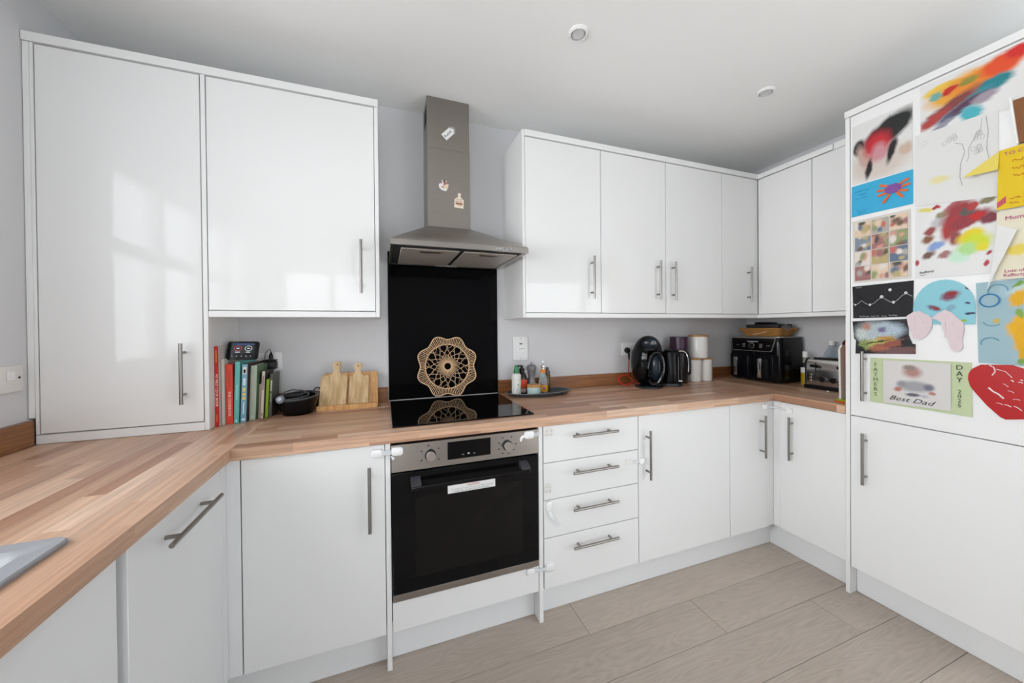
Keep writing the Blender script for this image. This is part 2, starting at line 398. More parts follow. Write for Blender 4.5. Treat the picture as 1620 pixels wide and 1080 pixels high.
box(bm, -.05, 1.75, YR-.2, YR, -.1, ZC); box(bm, XL, -.05, YR-.2, YR, 2.0, ZC); box(bm, 1.75, XE, YR-.2, YR, 2.0, ZC); box(bm, XL, -1.13, YR-.2, YR, -.1, 2.0); box(bm, 5.12, XE, YR-.2, YR, -.1, 2.0)
struct('wall_rear', bm, M['wall'])
def window(name, horiz, a0, a1, z0, z1, d, muls, transom):
    """white frame with panes; horiz: 'y' (in the left wall) or 'x' (added fill doors, rear wall)"""
    def B_(bm, a, b, c, e, dd=.03):
        if horiz == 'y': box(bm, d-dd, d+dd, a, b, c, e)
        else: box(bm, a, b, d-dd, d+dd, c, e)
    bm = nb(); t = .055
    B_(bm, a0, a1, z0, z0+t); B_(bm, a0, a1, z1-t, z1); B_(bm, a0, a0+t, z0+t, z1-t); B_(bm, a1-t, a1, z0+t, z1-t)
    w_ = struct(name, bm, M['wplas'])
    xs = [a0+t]+muls+[a1-t]
    for m_ in muls:
        b = nb(); B_(b, m_-.035, m_+.035, z0+t, z1-t); obj('mullion', b, M['wplas'], w_)
    for i in range(len(xs)-1):
        l = xs[i]+(.035 if i else 0); r_ = xs[i+1]-(.035 if i < len(xs)-2 else 0)
        zs = [(z0+t, z1-t)]
        if transom:
            b = nb(); B_(b, l, r_, transom-.035, transom+.035); obj('transom', b, M['wplas'], w_)
            zs = [(z0+t, transom-.035), (transom+.035, z1-t)]
        for (c, e) in zs:
            b = nb(); B_(b, l, r_, c, e, .003); obj('pane', b, M['glasspane'], w_)
    return w_
window('window_1', 'y', WY0, WY1, WZ0, WZ1, XL-.10, [-2.22, -1.74, -1.26], 1.70)
window('added_fill_door_1', 'x', -1.13, -.05, 0, 2.0, YR-.1, [-.6], None)  # unseen glazed door, added behind the camera to let in fill light
window('added_fill_door_2', 'x', 1.75, 5.12, 0, 2.0, YR-.1, [2.87, 4.0], None)  # wide unseen glazing, also added, for sky fill from the rear right
struct('trim_1', bx(XL-.2, XL+.03, WY0, WY1, WZ0-.02, WZ0-.0005, .003), M['wplas'])

# ================================================================== WORKTOP, UPSTANDS, SINK
ZB = ZW-.038
wt = thing('worktop', 'oak block worktop running round three sides of the kitchen', 'worktop', (.8, -.31, ZB))
SX0, SX1, SY0, SY1 = -1.04, -.574, -2.02, -1.117       # sink opening
bm = nb(); box(bm, XL+.001, -.4945, SY1, -.001, ZB, ZW); box(bm, XL+.001, SX0, SY0, SY1, ZB, ZW); box(bm, SX1, -.4945, SY0, SY1, ZB, ZW); box(bm, XL+.001, -.4945, -2.75, SY0, ZB, ZW)
obj('worktop_section', bm, M['wt_y'], wt, 'section along the window wall with the sink let in')
obj('worktop_section', bx(-.4940, 2.0648, -.62, -.001, ZB, ZW), M['wt_x'], wt, 'section under the hob')
obj('worktop_section', bx(2.0653, XR-.001, -.9495, -.001, ZB, ZW), M['wt_y'], wt, 'short section beside the tall fridge unit')
UZ = .977
solo('upstand', bx(-.66, -.004, -.019, -.0005, ZW+.0003, UZ, .001), M['up_x'], 'oak upstand strip on the back wall left of the black splashback', 'upstand')
solo('upstand', bx(.6135, 2.661, -.019, -.0005, ZW+.0003, UZ, .001), M['up_x'], 'oak upstand strip on the back wall behind tray and coffee machine', 'upstand')
solo('upstand', bx(2.6615, 2.6795, -.949, -.0195, ZW+.0003, UZ, .001), M['up_y'], 'oak upstand strip on the right wall behind the toaster', 'upstand')
solo('upstand', bx(-1.1645, -1.146, -2.7, -.320, ZW+.0003, UZ+.006, .001), M['up_y'], 'oak upstand strip on the left wall below the fused switch', 'upstand')
def sink():
    g = mat('grey_granite_sink', (.30, .31, .33), .45, var=.12, scale=400)
    s = thing('sink', 'grey composite inset sink cut into the worktop at lower left', 'sink', ((SX0+SX1)/2, (SY0+SY1)/2, ZW))
    def L(w, h, r, z, dx=0, dy=0): return [Vector(((SX0+SX1)/2+a+dx, (SY0+SY1)/2+b+dy, z)) for a, b in rrect(w, h, r, 4)]
    W, H = SX1-SX0+.012, SY1-SY0+.012
    bm = nb()
    loft(bm, [L(W, H, .02, ZW+.0005), L(W, H, .02, ZW+.006), L(W-.006, H-.006, .018, ZW+.009), L(W-.07, H-.07, .03, ZW+.009), L(W-.085, H-.085, .035, ZW+.002), L(W-.12, H-.12, .05, ZW-.02), L(W-.15, H-.15, .06, ZW-.16), L(W-.22, H-.22, .06, ZW-.18)], cap0=False)
    obj('basin', bm, g, s)
    bm = nb(); cyl(bm, ((SX0+SX1)/2, -1.57, ZW-.1795), ((SX0+SX1)/2, -1.57, ZW-.174), .045, 20); obj('drain', bm, M['chrome'], s)
sink()

# ================================================================== CABINETS
DY = -.3145      # wall door faces
BY = -.6056      # base door faces
def handle_part(door, axis, p, L, out, inset=.035): obj('handle', bar_handle(axis, p, L, out, inset=inset), M['handle'], door, 'brushed steel bar handle')
X_, Y_, Z_ = (1, 0, 0), (0, 1, 0), (0, 0, 1)
OUTB, OUTR, OUTL = (0, -1, 0), (-1, 0, 0), (1, 0, 0)
# tall corner cupboard standing on the worktop
t = thing('tall_cupboard', 'tall white gloss cupboard standing on the worktop in the left corner', 'cupboard', (-.91, -.16, ZW+.001))
obj('carcass', bx(-1.140, -.680, DY+.020, -.02, .93, 2.270), M['white'], t)
obj('side_panel', bx(-1.1455, -1.1365, DY, DY+.0195, .932, 2.2725, .0008), M['white'], t)
obj('side_panel', bx(-.6765, -.6615, DY, -.001, ZW+.001, 2.2725, .0008), M['white'], t)
obj('side_panel', bx(-1.163, -1.1460, DY, DY+.0195, .99, 2.2725, .0008), M['white'], t)
obj('bottom_rail', bx(-1.1455, -.677, DY, DY+.0195, ZW+.001, .9305, .0008), M['white'], t)
d = obj('door', bx(-1.1335, -.6795, DY, DY+.019, .9345, 2.2685, .0012), M['gloss'], t)
handle_part(d, Z_, (-.735, DY, 1.124), .229, OUTB)
# wall cupboard left of the hood
t = thing('wall_cabinet', 'white gloss wall cabinet over books and chopping boards, left of hood', 'cabinet', (-.35, -.16, 1.338))
obj('carcass', bx(-.6605, -.054, DY+.021, -.001, 1.364, 2.272), M['white'], t)
obj('end_panel', bx(-.0525, -.0365, DY, -.001, 1.338, 2.2725, .0008), M['white'], t)
d = obj('door', bx(-.6585, -.0545, DY, DY+.019, 1.3655, 2.2685, .0012), M['gloss'], t)
handle_part(d, Z_, (-.111, DY, 1.558), .231, OUTB)
obj('light_rail', bx(-.6605, -.0530, DY, DY+.04, 1.338, 1.3625, .001), M['white'], t)
CZ0, CZ1, CF = 2.2735, 2.305, DY-.005
solo('cornice', bx(-1.1630, -.0355, CF, -.28, CZ0, CZ1, .0012), M['white'], 'white cornice strip capping the two left-hand cabinets', 'cornice')
# back wall run right of the hood
def wall_unit(label, x0, x1, doors, loc, end=False):
    t = thing('wall_cabinet', label, 'cabinet', loc)
    obj('carcass', bx(x0+.001, x1-.001, DY+.021, -.001, 1.364, 2.272), M['white'], t)
    if end: obj('end_panel', bx(x0-.015, x0-.0005, DY, -.001, 1.3375, 2.3045, .0008), M['white'], t)
    for a, b, hx in doors:
        d = obj('door', bx(a, b, DY, DY+.019, 1.3655, 2.2685, .0012), M['gloss'], t)
        if hx: handle_part(d, Z_, (hx, DY, 1.558), .233, OUTB)
    return t
wall_unit('single-door white wall cabinet with a side panel beside the hood', .669, 1.1245, [(.6705, 1.1230, 1.061)], (.90, -.16, 1.338), True)
wall_unit('double-door white wall cabinet with two handles close together', 1.1255, 2.0375, [(1.1265, 1.5775, 1.514), (1.5815, 2.0360, 1.6275)], (1.58, -.16, 1.338))
t = wall_unit('narrow white wall cabinet in the far corner above the canisters', 2.0385, 2.672, [(2.0395, 2.3410, 2.2655)], (2.34, -.16, 1.338))
obj('corner_post', bx(2.343, 2.3695, DY+.004, DY+.02, 1.3655, 2.2685), M['white'], t)
# right wall run
RX = 2.366
def right_unit(label, y0, y1, loc):
    t = thing('wall_cabinet', label, 'cabinet', loc)
    obj('carcass', bx(RX+.021, XR-.001, y0+.001, y1-.001, 1.364, 2.272), M['white'], t)
    obj('door', bx(RX, RX+.019, y0+.0015, y1-.0015, 1.3655, 2.2685, .0012), M['gloss'], t)
    return t
t = right_unit('white handleless wall cabinet on the right wall nearest the corner', -.636, -.335, (2.52, -.49, 1.338))
obj('corner_post', bx(RX+.004, RX+.02, -.334, -.3155, 1.3655, 2.2685), M['white'], t)
t = right_unit('white handleless wall cabinet half hidden by the tall fridge unit', -.948, -.637, (2.52, -.79, 1.338))
obj('top_filler', bx(RX+.004, RX+.02, -.948, -.745, 2.2725, 2.31), M['white'], t)
solo('light_rail', bx(.6695, RX-.002, DY, DY+.04, 1.338, 1.3625, .001), M['white'], 'white light rail under the wall cabinets right of the hood', 'rail')
solo('light_rail', bx(RX-.0015, RX+.04, -.948, DY+.0395, 1.338, 1.3625, .001), M['white'], 'white light rail under the right-wall cabinets above the toaster', 'rail')
solo('cornice', bx(.6540, RX-.006, CF, -.001, CZ0+.0315, CZ1+.0005, .0003) if 0 else bx(.6690, RX-.006, CF, -.26, CZ0, CZ1, .0012), M['white'], 'white cornice strip capping the wall cabinets right of the hood', 'cornice')
solo('cornice', bx(RX-.0055, RX+.05, -.742, -.2595, CZ0, CZ1, .0012), M['white'], 'white cornice strip on the right wall stopping short of fridge unit', 'cornice')
# base units on the back wall
def base_unit(label, x0, x1, doors, loc, name='base_cabinet', cat='cabinet'):
    t = thing(name, label, cat, loc)
    obj('carcass', bx(x0+.001, x1-.001, BY+.021, -.02, .141, .8585), M['white'], t)
    for a, b, hx in doors:
        d = obj('door', bx(a, b, BY, BY+.019, .140, .8555, .0012), M['gloss'], t)
        handle_part(d, Z_, (hx, BY, .667), .236, OUTB)
    return t
base_unit('white base cabinet with upright handle left of the oven', -.471, -.0215, [(-.4695, -.0230, -.0755)], (-.25, -.3, .141))
solo('end_panel', bx(-.0205, -.0025, BY-.001, -.02, 0.0005, .8585, .0008), M['white'], 'white floor-length end panel on the left side of the oven', 'panel')
solo('end_panel', bx(.6035, .6225, BY-.001, -.02, 0.0005, .8585, .0008), M['white'], 'white floor-length end panel between oven and drawers', 'panel')
t = thing('drawer_unit', 'white unit of four drawers with horizontal bar handles beside the oven', 'drawers', (.88, -.3, .141))
obj('carcass', bx(.6265, 1.1305, BY+.021, -.02, .141, .8585), M['white'], t)
for z0, z1, hz in ((.694, .8555, .806), (.531, .691, .642), (.364, .528, .479), (.140, .361, .3095)):
    d = obj('drawer', bx(.6285, 1.1295, BY, BY+.019, z0, z1, .0012), M['gloss'], t)
    handle_part(d, X_, (.877, BY, hz), .236, OUTB)
base_unit('wide white base cabinet right of the four drawers', 1.1325, 1.7365, [(1.1335, 1.7355, 1.179)], (1.43, -.3, .141))
t = base_unit('narrow white base cabinet tucked into the right-hand corner', 1.7375, 2.060, [(1.7385, 2.0345, 1.9705)], (1.89, -.3, .141))
obj('corner_post', bx(2.037, 2.0850, BY+.006, BY+.0205, .141, .8555), M['white'], t)
# right leg base unit
BX = 2.080
t = thing('base_cabinet', 'white base cabinet under the toaster beside the fridge unit', 'cabinet', (2.38, -.79, .141))
obj('carcass', bx(BX+.021, XR-.002, -.948, -.640, .141, .8585), M['white'], t)
d = obj('door', bx(BX, BX+.019, -.9475, -.6420, .140, .8555, .0012), M['gloss'], t)
handle_part(d, Z_, (BX, -.707, .668), .236, OUTR)
obj('corner_post', bx(BX+.0055, BX+.02, -.6395, -.6005, .141, .8555), M['white'], t)
# left run: dishwasher front, sink door, corner posts
LX = -.51
t = thing('dishwasher', 'slim dishwasher behind a white door panel with a horizontal handle', 'dishwasher', (-.83, -.87, .14))
obj('carcass', bx(-1.12, LX-.022, -1.088, -.650, .141, .8585), M['white'], t)
d = obj('door', bx(LX-.019, LX+.004, -1.0880, -.6850, .140, .852, .0012), M['plinth'], t)
handle_part(d, Y_, (LX+.004, -.872, .802), .262, OUTL, .045)
obj('side_strip', bx(LX-.019, LX, -.6835, -.650, .140, .8585, .001), M['plinth'], t)
t = thing('sink_cabinet', 'white base cabinet below the sink at lower left', 'cabinet', (-.83, -1.6, .14))
bm = nb(); box(bm, -1.12, LX-.022, -2.12, -2.10, .141, .8585); box(bm, -1.12, LX-.022, -1.126, -1.1065, .141, .8585); box(bm, -1.12, LX-.022, -2.10, -1.126, .141, .16)
obj('carcass', bm, M['white'], t)
obj('door', bx(LX-.019, LX, -1.607, -1.1210, .140, .8555, .0012), M['plinth'], t)
obj('door', bx(LX-.019, LX, -2.115, -1.6095, .140, .8555, .0012), M['plinth'], t)
obj('side_strip', bx(LX-.019, LX-.003, -1.1195, -1.106, .140, .8585, .001), M['plinth'], t)
t = thing('corner_filler', 'white corner post in the angle under the left worktop', 'panel', (-.5, -.62, .141))
obj('strip', bx(LX-.019, LX, -.6485, -.6075, .141, .8585, .001), M['plinth'], t)
obj('strip', bx(LX-.019, -.4725, -.6065, -.592, .141, .8585, .001), M['plinth'], t)
# plinths
PY = -.552
def plinth(label, *b): solo('plinth', bx(*b, .001), M['plinth'], label, 'plinth')
plinth('white plinth board under the base cabinet left of the oven', -.562, -.0210, PY, PY+.016, .001, .1395)
plinth('white plinth board under the oven', -.0020, .6030, PY, PY+.016, .001, .1395)
plinth('long white plinth board under drawers and right base cabinets', .6230, 2.126, PY, PY+.016, .001, .1395)
plinth('white plinth board under the base cabinet below the toaster', 2.1265, 2.142, -.949, PY+.015, .001, .1395)
plinth('white plinth board under the tall fridge unit', 2.117, 2.133, -1.568, -.9690, .001, .1335)
plinth('white plinth board under dishwasher and sink cabinet', -.578, -.5625, -2.12, PY+.016, .001, .1395)
# tall fridge housing
FX = 2.067
t = thing('fridge_unit', 'tall white integrated fridge freezer covered in children\'s artwork', 'fridge', (2.37, -1.26, 0))
obj('side_panel', bx(FX-.0005, XR-.001, -.968, -.9505, .0005, 2.2695, .001), M['white'], t)
obj('side_panel', bx(FX-.0005, XR-.001, -1.588, -1.570, .0005, 2.2695, .001), M['white'], t)
obj('carcass', bx(FX+.022, XR-.002, -1.5695, -.9685, .136, 2.268), M['white'], t)
d = obj('door', bx(FX, FX+.02, -1.5685, -.9705, .8595, 2.2675, .0012), M['white'], t)
handle_part(d, Z_, (FX, -1.028, 1.051), .228, OUTR)
d = obj('door', bx(FX, FX+.02, -1.5685, -.9705, .1345, .8555, .0012), M['white'], t)
handle_part(d, Z_, (FX, -1.029, .670), .236, OUTR)
obj('cornice', bx(FX-.006, FX+.06, -1.59, -.9500, 2.2705, 2.3005, .001), M['white'], t)

# ================================================================== OVEN, HOB, SPLASHBACK, HOOD
def oven():
    t = thing('oven', 'built-in electric oven with black glass door and steel control panel', 'oven', (.301, -.3, .256))
    y = BY-.006
    obj('body', bx(.006, .597, y+.03, -.04, .258, .85), M['bmatt'], t)
    pn = obj('control_panel', bx(.0005, .6005, y, y+.0295, .7455, .8485, .001), M['steelh'], t)
    obj('display', bx(.2105, .3865, y-.0008, y, .7675, .8370, .0003), M['bglass'], pn)
    for x in (.144, .459):
        k = nb(); cyl(k, (x, y, .797), (x, y-.010, .797), .021, 24); kn = obj('knob', k, M['bplas'], pn)
        k = nb(); cyl(k, (x, y-.010, .797), (x, y-.024, .797), .0185, 28, .0178); obj('knob', k, M['chrome'], pn, 'polished knob face')
    bm = nb()
    for x, sgn in ((.144, 0), (.459, 1)):
        for i in range(5 if not sgn else 8):
            a = math.radians((35, 100, 150, 210, 325)[i] if not sgn else 60-40*i-(20 if i else 0)); R = .037
            px, pz = x+R*math.cos(a)*1.05, .797+R*math.sin(a)
            box(bm, px-.003, px+.003, y-.0006, y, pz-.0022, pz+.0022)
    obj('dial_marks', bm, M['ink'], pn)
    bm = nb()
    for x in (.272, .295, .318): box(bm, x-.004, x+.004, y-.0012, y-.0008, .7815, .7830 if x != .295 else .7870)
    obj('touch_marks', bm, mat('display_marks', (.5, .55, .6), .5), pn)
    dr = obj('door', bx(.0015, .5995, y-.002, y+.0295, .2835, .7405, .0015), M['bglass'], t)
    obj('window', bx(.085, .525, y-.0024, y-.002, .335, .640, .0001), mat('oven_window', (.007, .0062, .006), .10, var=0, spec=.22), dr)
    bm = nb(); box(bm, .068, .545, y-.050, y-.038, .687, .7005, .003)
    for x in (.068, .508): obj('handle_bracket', prism(nb(), [(y-.046, .7008), (y-.0022, .7015), (y-.0022, .724), (y-.030, .716), (y-.046, .7055)], lambda a, b, d, x=x: Vector((x+d, a, b)), 0, .037), mat('bracket_grey', (.035, .037, .045), .25), dr)
    obj('handle', bm, mat('oven_handle', (.004, .004, .005), .22, spec=.25), dr, 'black bar handle')
    obj('bottom_trim', bx(.0015, .5995, y-.001, y+.0295, .2565, .2825, .001), M['steelh'], t)
    st = obj('sticker', bx(.2095, .4045, y-.0028, y-.0024, .6345, .6660), M['paper'], dr, 'white caution sticker')
    F = FB(y-.0028)
    obj('lettering', text_bm('CAUTION', .0115, lambda a, b, d: F(.312+a, .6585+b, d)), M['redink'], st)
    bm = nb()
    for i, (a, b, z) in enumerate(((.222, .395, .6490), (.230, .380, .6415), (.240, .385, .6375))): scribble(bm, F, a, b, z, .0028, .0004, .0022, i+3)
    obj('fine_print', bm, M['ink'], st)
    t2 = solo('oven_filler_panel', bx(.0005, .6015, BY, BY+.019, .1405, .2520, .0012), M['gloss'], 'plain white panel below the oven door', 'panel')
oven()
solo('hob', bx(.007, .606, -.556, -.032, ZW+.0003, ZW+.0060, .0012), M['bglass'], 'black glass hob set into the worktop above the oven', 'hob')
solo('splashback', bx(.002, .6115, -.0065, -.0003, ZW+.0062, 1.70, .0008), M['splash'], 'black glass splashback on the wall behind the hob', 'splashback')
def hood():
    t = thing('cooker_hood', 'stainless steel chimney cooker hood above the hob', 'hood', (.31, -.24, 1.63))
    x0, x1, yf = .009, .617, -.482
    bm = nb()
    # lip with open underside, pyramid canopy
    def ring(z, a, b, f, k=-.0075): return [Vector((a, f, z)), Vector((b, f, z)), Vector((b, k, z)), Vector((a, k, z))]
    loft(bm, [ring(1.6325, x0+.012, x1-.012, yf+.012), ring(1.6325, x0, x1, yf), ring(1.655, x0, x1, yf), ring(1.660, x0+.004, x1-.004, yf+.004), ring(1.806, .194, .416, -.173)], cap0=False, cap1=True)
    can = obj('canopy', bm, M['steelh'], t)
    ub = obj('underside', bx(x0+.0125, x1-.0125, yf+.0125, -.008, 1.6345, 1.650), M['bmatt'], t)
    for a, b in ((.052, .308), (.326, .582)):
        f = obj('filter', bx(a, b, -.425, -.05, 1.6290, 1.6342, .002), M['filter'], t)
        bm = nb(); box(bm, (a+b)/2-.045, (a+b)/2+.045, -.400, -.372, 1.6265, 1.6289, .001); obj('catch', bm, M['steelh'], f)
    obj('light', bx(.25, .37, -.042, -.015, 1.6300, 1.6344, .001), mat('hood_light', (.7, .7, .66), .3), t)
    bm = nb(); box(bm, .588, .6045, -.46, -.012, 1.6305, 1.6344); obj('edge_strip', bm, M['steelh'], t)
    for i in range(5):
        k = nb(); cyl(k, (.462+i*.0165, yf, 1.6437), (.462+i*.0165, yf-.006, 1.6437), .0052, 14); obj('button', k, M['chrome'], can)
    obj('chimney_lower', bx(.194, .4155, -.1705, -.0075, 1.8062, 2.208, .0015), M['steel'], t)
    obj('chimney_upper', bx(.196, .4135, -.1685, -.0005, 2.2082, ZC-.0008, .0015), M['steel'], t)
    bm = nb()
    for i in range(7): box(bm, .1952, .1961, -.15, -.06, 2.345+i*.013, 2.352+i*.013)
    obj('vent_slot', bm, M['dark'], t)
hood()

# ================================================================== SMALL THINGS ON WALLS AND DOORS
def pad(cx, cz, w, h, th, y0, r=.007): return prism(nb(), [(cx+a, cz+b) for a, b in rrect(w, h, r, 3)], FB(y0), 0, th)
def pad_s(cx, cz, w, h, y0):
    """domed lock button: two stacked rounded slabs"""
    bm = nb(); F = FB(y0)
    L = lambda k, d: [F(cx+a, cz+b, d) for a, b in rrect(w*k, h*k, .3*min(w, h)*k, 3)]
    return loft(bm, [L(1, 0), L(1, .007), L(.93, .010), L(.72, .012)])
y = BY-.0002
def lock(name, label, loc): return thing(name, label, 'child lock', loc)
t = lock('child_lock', 'white child lock strapping the left base door to the oven panel', (-.02, y, .82))
obj('button', pad_s(-.050, .826, .042, .030, y), M['wplas'], t)
obj('button', pad_s(.022, .8275, .042, .032, y-.0062), M['wplas'], t)
obj('strap', bx(-.030, .004, y-.0105, y-.0085, .817, .834, .0005), M['strap'], t)
obj('hook', prism(nb(), [(.001, .812), (.012, .806), (.010, .797), (.004, .797), (-.002, .812)], FB(y-.007), 0, .004), M['wplas'], t)
t = lock('child_lock', 'white child lock hooked on the right end of the oven panel', (.57, y, .82))
obj('button', pad_s(.557, .830, .044, .032, y-.0062), M['wplas'], t)
obj('strap', bx(.577, .6030, y-.0105, y-.0085, .820, .837, .0005), M['strap'], t)
obj('hook', prism(nb(), [(.536, .835), (.520, .829), (.514, .818), (.516, .806), (.522, .806), (.525, .818), (.536, .822)], FB(y-.008), 0, .004), M['wplas'], t)
def plate(label, cx, cz, w, h):
    p_ = thing('adhesive_plate', label, 'child lock', (cx, y, cz-h/2))
    obj('plate', pad(cx, cz, w, h, .002, y, .010), M['cplas'], p_)
    bm = nb()
    for sx_, sz_ in ((-1, -1), (1, -1), (-1, 1), (1, 1)):
        F = FB(y-.002); tube(bm, [F(cx+sx_*w*.24+.0055*math.cos(a), cz+sz_*h*.22+.0042*math.sin(a), .0006) for a in [2*PI*i/8 for i in range(8)]], .0008, 4, True)
    obj('glue_rings', bm, mat('glue_grey', (.50, .51, .52), .4), p_)
plate('empty adhesive lock plate at the top left of the first drawer', .653, .826, .044, .036)
plate('empty adhesive lock plate low on the left of the second drawer', .647, .580, .034, .044)
t = lock('child_lock', 'white child lock bridging second drawer and wide base door', (1.11, y, .62))
obj('plate', pad(1.076, .639, .042, .030, .003, y), M['cplas'], t)
obj('button', pad_s(1.152, .634, .036, .032, y), M['wplas'], t)
obj('strap', bx(1.094, 1.138, y-.0075, y-.0058, .630, .644, .0005), M['strap'], t)
t = lock('child_lock', 'white child lock on third drawer with its strap hanging loose', (.66, y, .44))
obj('button', pad_s(.650, .506, .028, .042, y), M['wplas'], t)
bm = nb()
prev = None
for i in range(8):
    k = i/7; x = .652+.045*k**1.6; z = .487-.075*k; yy = y-.006-.006*math.sin(k*PI); wv = .0075
    cur = [bm.verts.new((x-wv, yy, z)), bm.verts.new((x+wv, yy, z)), bm.verts.new((x+wv, yy-.0016, z)), bm.verts.new((x-wv, yy-.0016, z))]
    if prev:
        for q in range(4): bm.faces.new((prev[q], prev[(q+1) % 4], cur[(q+1) % 4], cur[q]))
    else: bm.faces.new(cur[::-1])
    prev = cur
bm.faces.new(prev); obj('strap', bm, M['strap'], t)
t = lock('child_lock', 'white child lock joining the panel below the oven to the bottom drawer', (.6, y, .23))
obj('button', pad_s(.561, .241, .038, .026, y), M['wplas'], t)
obj('button', pad_s(.653, .238, .040, .036, y), M['wplas'], t)
obj('strap', bx(.580, .634, y-.0085, y-.0068, .230, .245, .0005), M['strap'], t)
t = lock('child_lock', 'clear child lock stretched across the right-hand inner corner doors', (2.03, y, .82))
obj('button', pad_s(2.005, .829, .030, .030, y), M['wplas'], t)
bm = nb(); tube(bm, [(2.020, y-.008, .826), (2.045, y-.014, .825), (2.062, y-.030, .823), (2.068, y-.055, .820), (2.071, y-.076, .818)], .0045, 6); obj('strap', bm, M['strap'], t)
obj('button', prism(nb(), [(-.692+a, .817+b) for a, b in rrect(.034, .030, .009, 3)], FR(BX-.0002), 0, .009), M['wplas'], t)

def socket_plate(name, label, x0, x1, z0, z1, cat='socket'):
    t = thing(name, label, cat, ((x0+x1)/2, -.006, z0)); obj('plate', bx(x0, x1, -.010, -.0003, z0, z1, .002, 2), M['wplas'], t); return t
t = socket_plate('wall_socket', 'white double socket with black plugs behind the cookbooks', -.635, -.488, 1.091, 1.177)
pl = thing('usb_adapter', 'black plug adapter in the socket behind the cookbooks', 'plug', (-.52, -.03, 1.10))
obj('body', bx(-.552, -.503, -.058, -.0105, 1.100, 1.136, .006, 2), M['bplas'], pl)
obj('shoulder', bx(-.560, -.505, -.046, -.0105, 1.137, 1.145, .002), M['bplas'], pl)
pl = thing('charger_lead', 'thin black charger lead looped above the plug adapter', 'cable', (-.53, -.03, 1.15))
bm = nb(); lathe(bm, [(0, 0), (.008, .001), (.009, .014), (.006, .026), (.0025, .034)], (-.526, -.036, 1.146), 12); obj('connector', bm, M['bplas'], pl)
bm = nb(); tube(bm, [(-.526, -.036, 1.180), (-.528, -.038, 1.194), (-.534, -.042, 1.194), (-.545, -.046, 1.178), (-.549, -.048, 1.160), (-.545, -.062, 1.150)], .0016, 6); obj('wire', bm, M['bplas'], pl)
t = socket_plate('cooker_switch', 'tall white cooker switch plate on the wall above the tray', .708, .803, 1.088, 1.234, 'switch')
obj('rocker', bx(.728, .783, -.0135, -.0102, 1.140, 1.196, .0015), M['wplas'], t)
bm = nb(); cyl(bm, (.755, -.0102, 1.222), (.755, -.0112, 1.222), .0035, 10); cyl(bm, (.755, -.0102, 1.101), (.755, -.0112, 1.101), .0035, 10); obj('screw', bm, M['greyink'], t)
bm = nb(); box(bm, .747, .766, -.0142, -.0137, 1.186, 1.192); tube(bm, [(.746, -.0139, 1.152), (.748, -.0139, 1.158), (.760, -.0139, 1.158), (.776, -.0139, 1.162)], .0009, 4); obj('marking', bm, M['ink'], t)
t = socket_plate('wall_socket', 'white double socket behind the black coffee machine', 1.492, 1.638, 1.093, 1.179)
pl = thing('plug', 'black plug of the coffee machine in the wall socket', 'plug', (1.53, -.03, 1.1))
bm = nb(); lathe(bm, [(0, 0), (.019, 0), (.021, .006), (.018, .016), (.010, .022), (0, .023)], (0, 0, 0), 20)
bmesh.ops.rotate(bm, verts=bm.verts, cent=(0, 0, 0), matrix=Matrix.Rotation(PI/2, 3, 'X')); bmesh.ops.translate(bm, verts=bm.verts, vec=(1.527, -.0104, 1.128)); obj('body', bm, M['bplas'], pl)
bm = nb(); tube(bm, [(1.527, -.030, 1.118), (1.529, -.032, 1.095), (1.530, -.032, 1.066)], [.007, .006, .004], 8); obj('strain_relief', bm, M['bplas'], pl)
rc = mat('red_cable', 'c8231c', .45)
bm = nb(); pts = [(1.530, -.032, 1.066), (1.528, -.032, 1.03), (1.522, -.036, .985), (1.514, -.042, .966)]
for i in range(42):
    a = 1.0+2*PI*i/16; k = i/42; pts.append((1.472+(.056-.004*k)*math.cos(a), -.064+.020*math.sin(a)-.008*k, .9365+(.031-.002*k)*math.sin(a)))
pts += [(1.520, -.085, .925), (1.545, -.100, .915)]; tube(bm, pts, .0027, 7)
solo('power_cable', bm, rc, 'red power cable coiled on the worktop beside the coffee machine', 'cable')
t = thing('fused_switch', 'white fused switch plate on the left wall by the tall cupboard', 'switch', (XL, -.38, 1.09))
obj('plate', bx(XL+.0003, XL+.011, -.430, -.343, 1.091, 1.176, .002, 2), M['cplas'], t)
obj('rocker', bx(XL+.0112, XL+.015, -.400, -.376, 1.129, 1.160, .001), M['wplas'], t)
bm = nb(); cyl(bm, (XL+.0111, -.357, 1.136), (XL+.0122, -.357, 1.136), .0035, 10); obj('screw', bm, M['ink'], t)
for x, lab in ((.726, 'round white ceiling downlight above the hob side of the room'), (1.805, 'round white ceiling downlight nearer the fridge unit')):
    t = thing('downlight', lab, 'light', (x, -.756, ZC-.006))
    bm = nb(); lathe(bm, [(.030, -.0100), (.034, -.0105), (.041, -.0045), (.0415, -.0004), (.026, -.0004), (.027, -.004)], (x, -.756, ZC), 36)
    for f in list(bm.faces):
        if len(f.verts) > 4: bm.faces.remove(f)
    obj('trim_ring', bm, M['wplas'], t)
    bm = nb(); lathe(bm, [(0, -.0035), (.014, -.0045), (.024, -.006), (.0265, -.003), (.0265, -.0004), (0, -.0004)], (x, -.756, ZC), 28); obj('lamp', bm, mat('lamp_glass', (.62, .62, .62), .25), t)

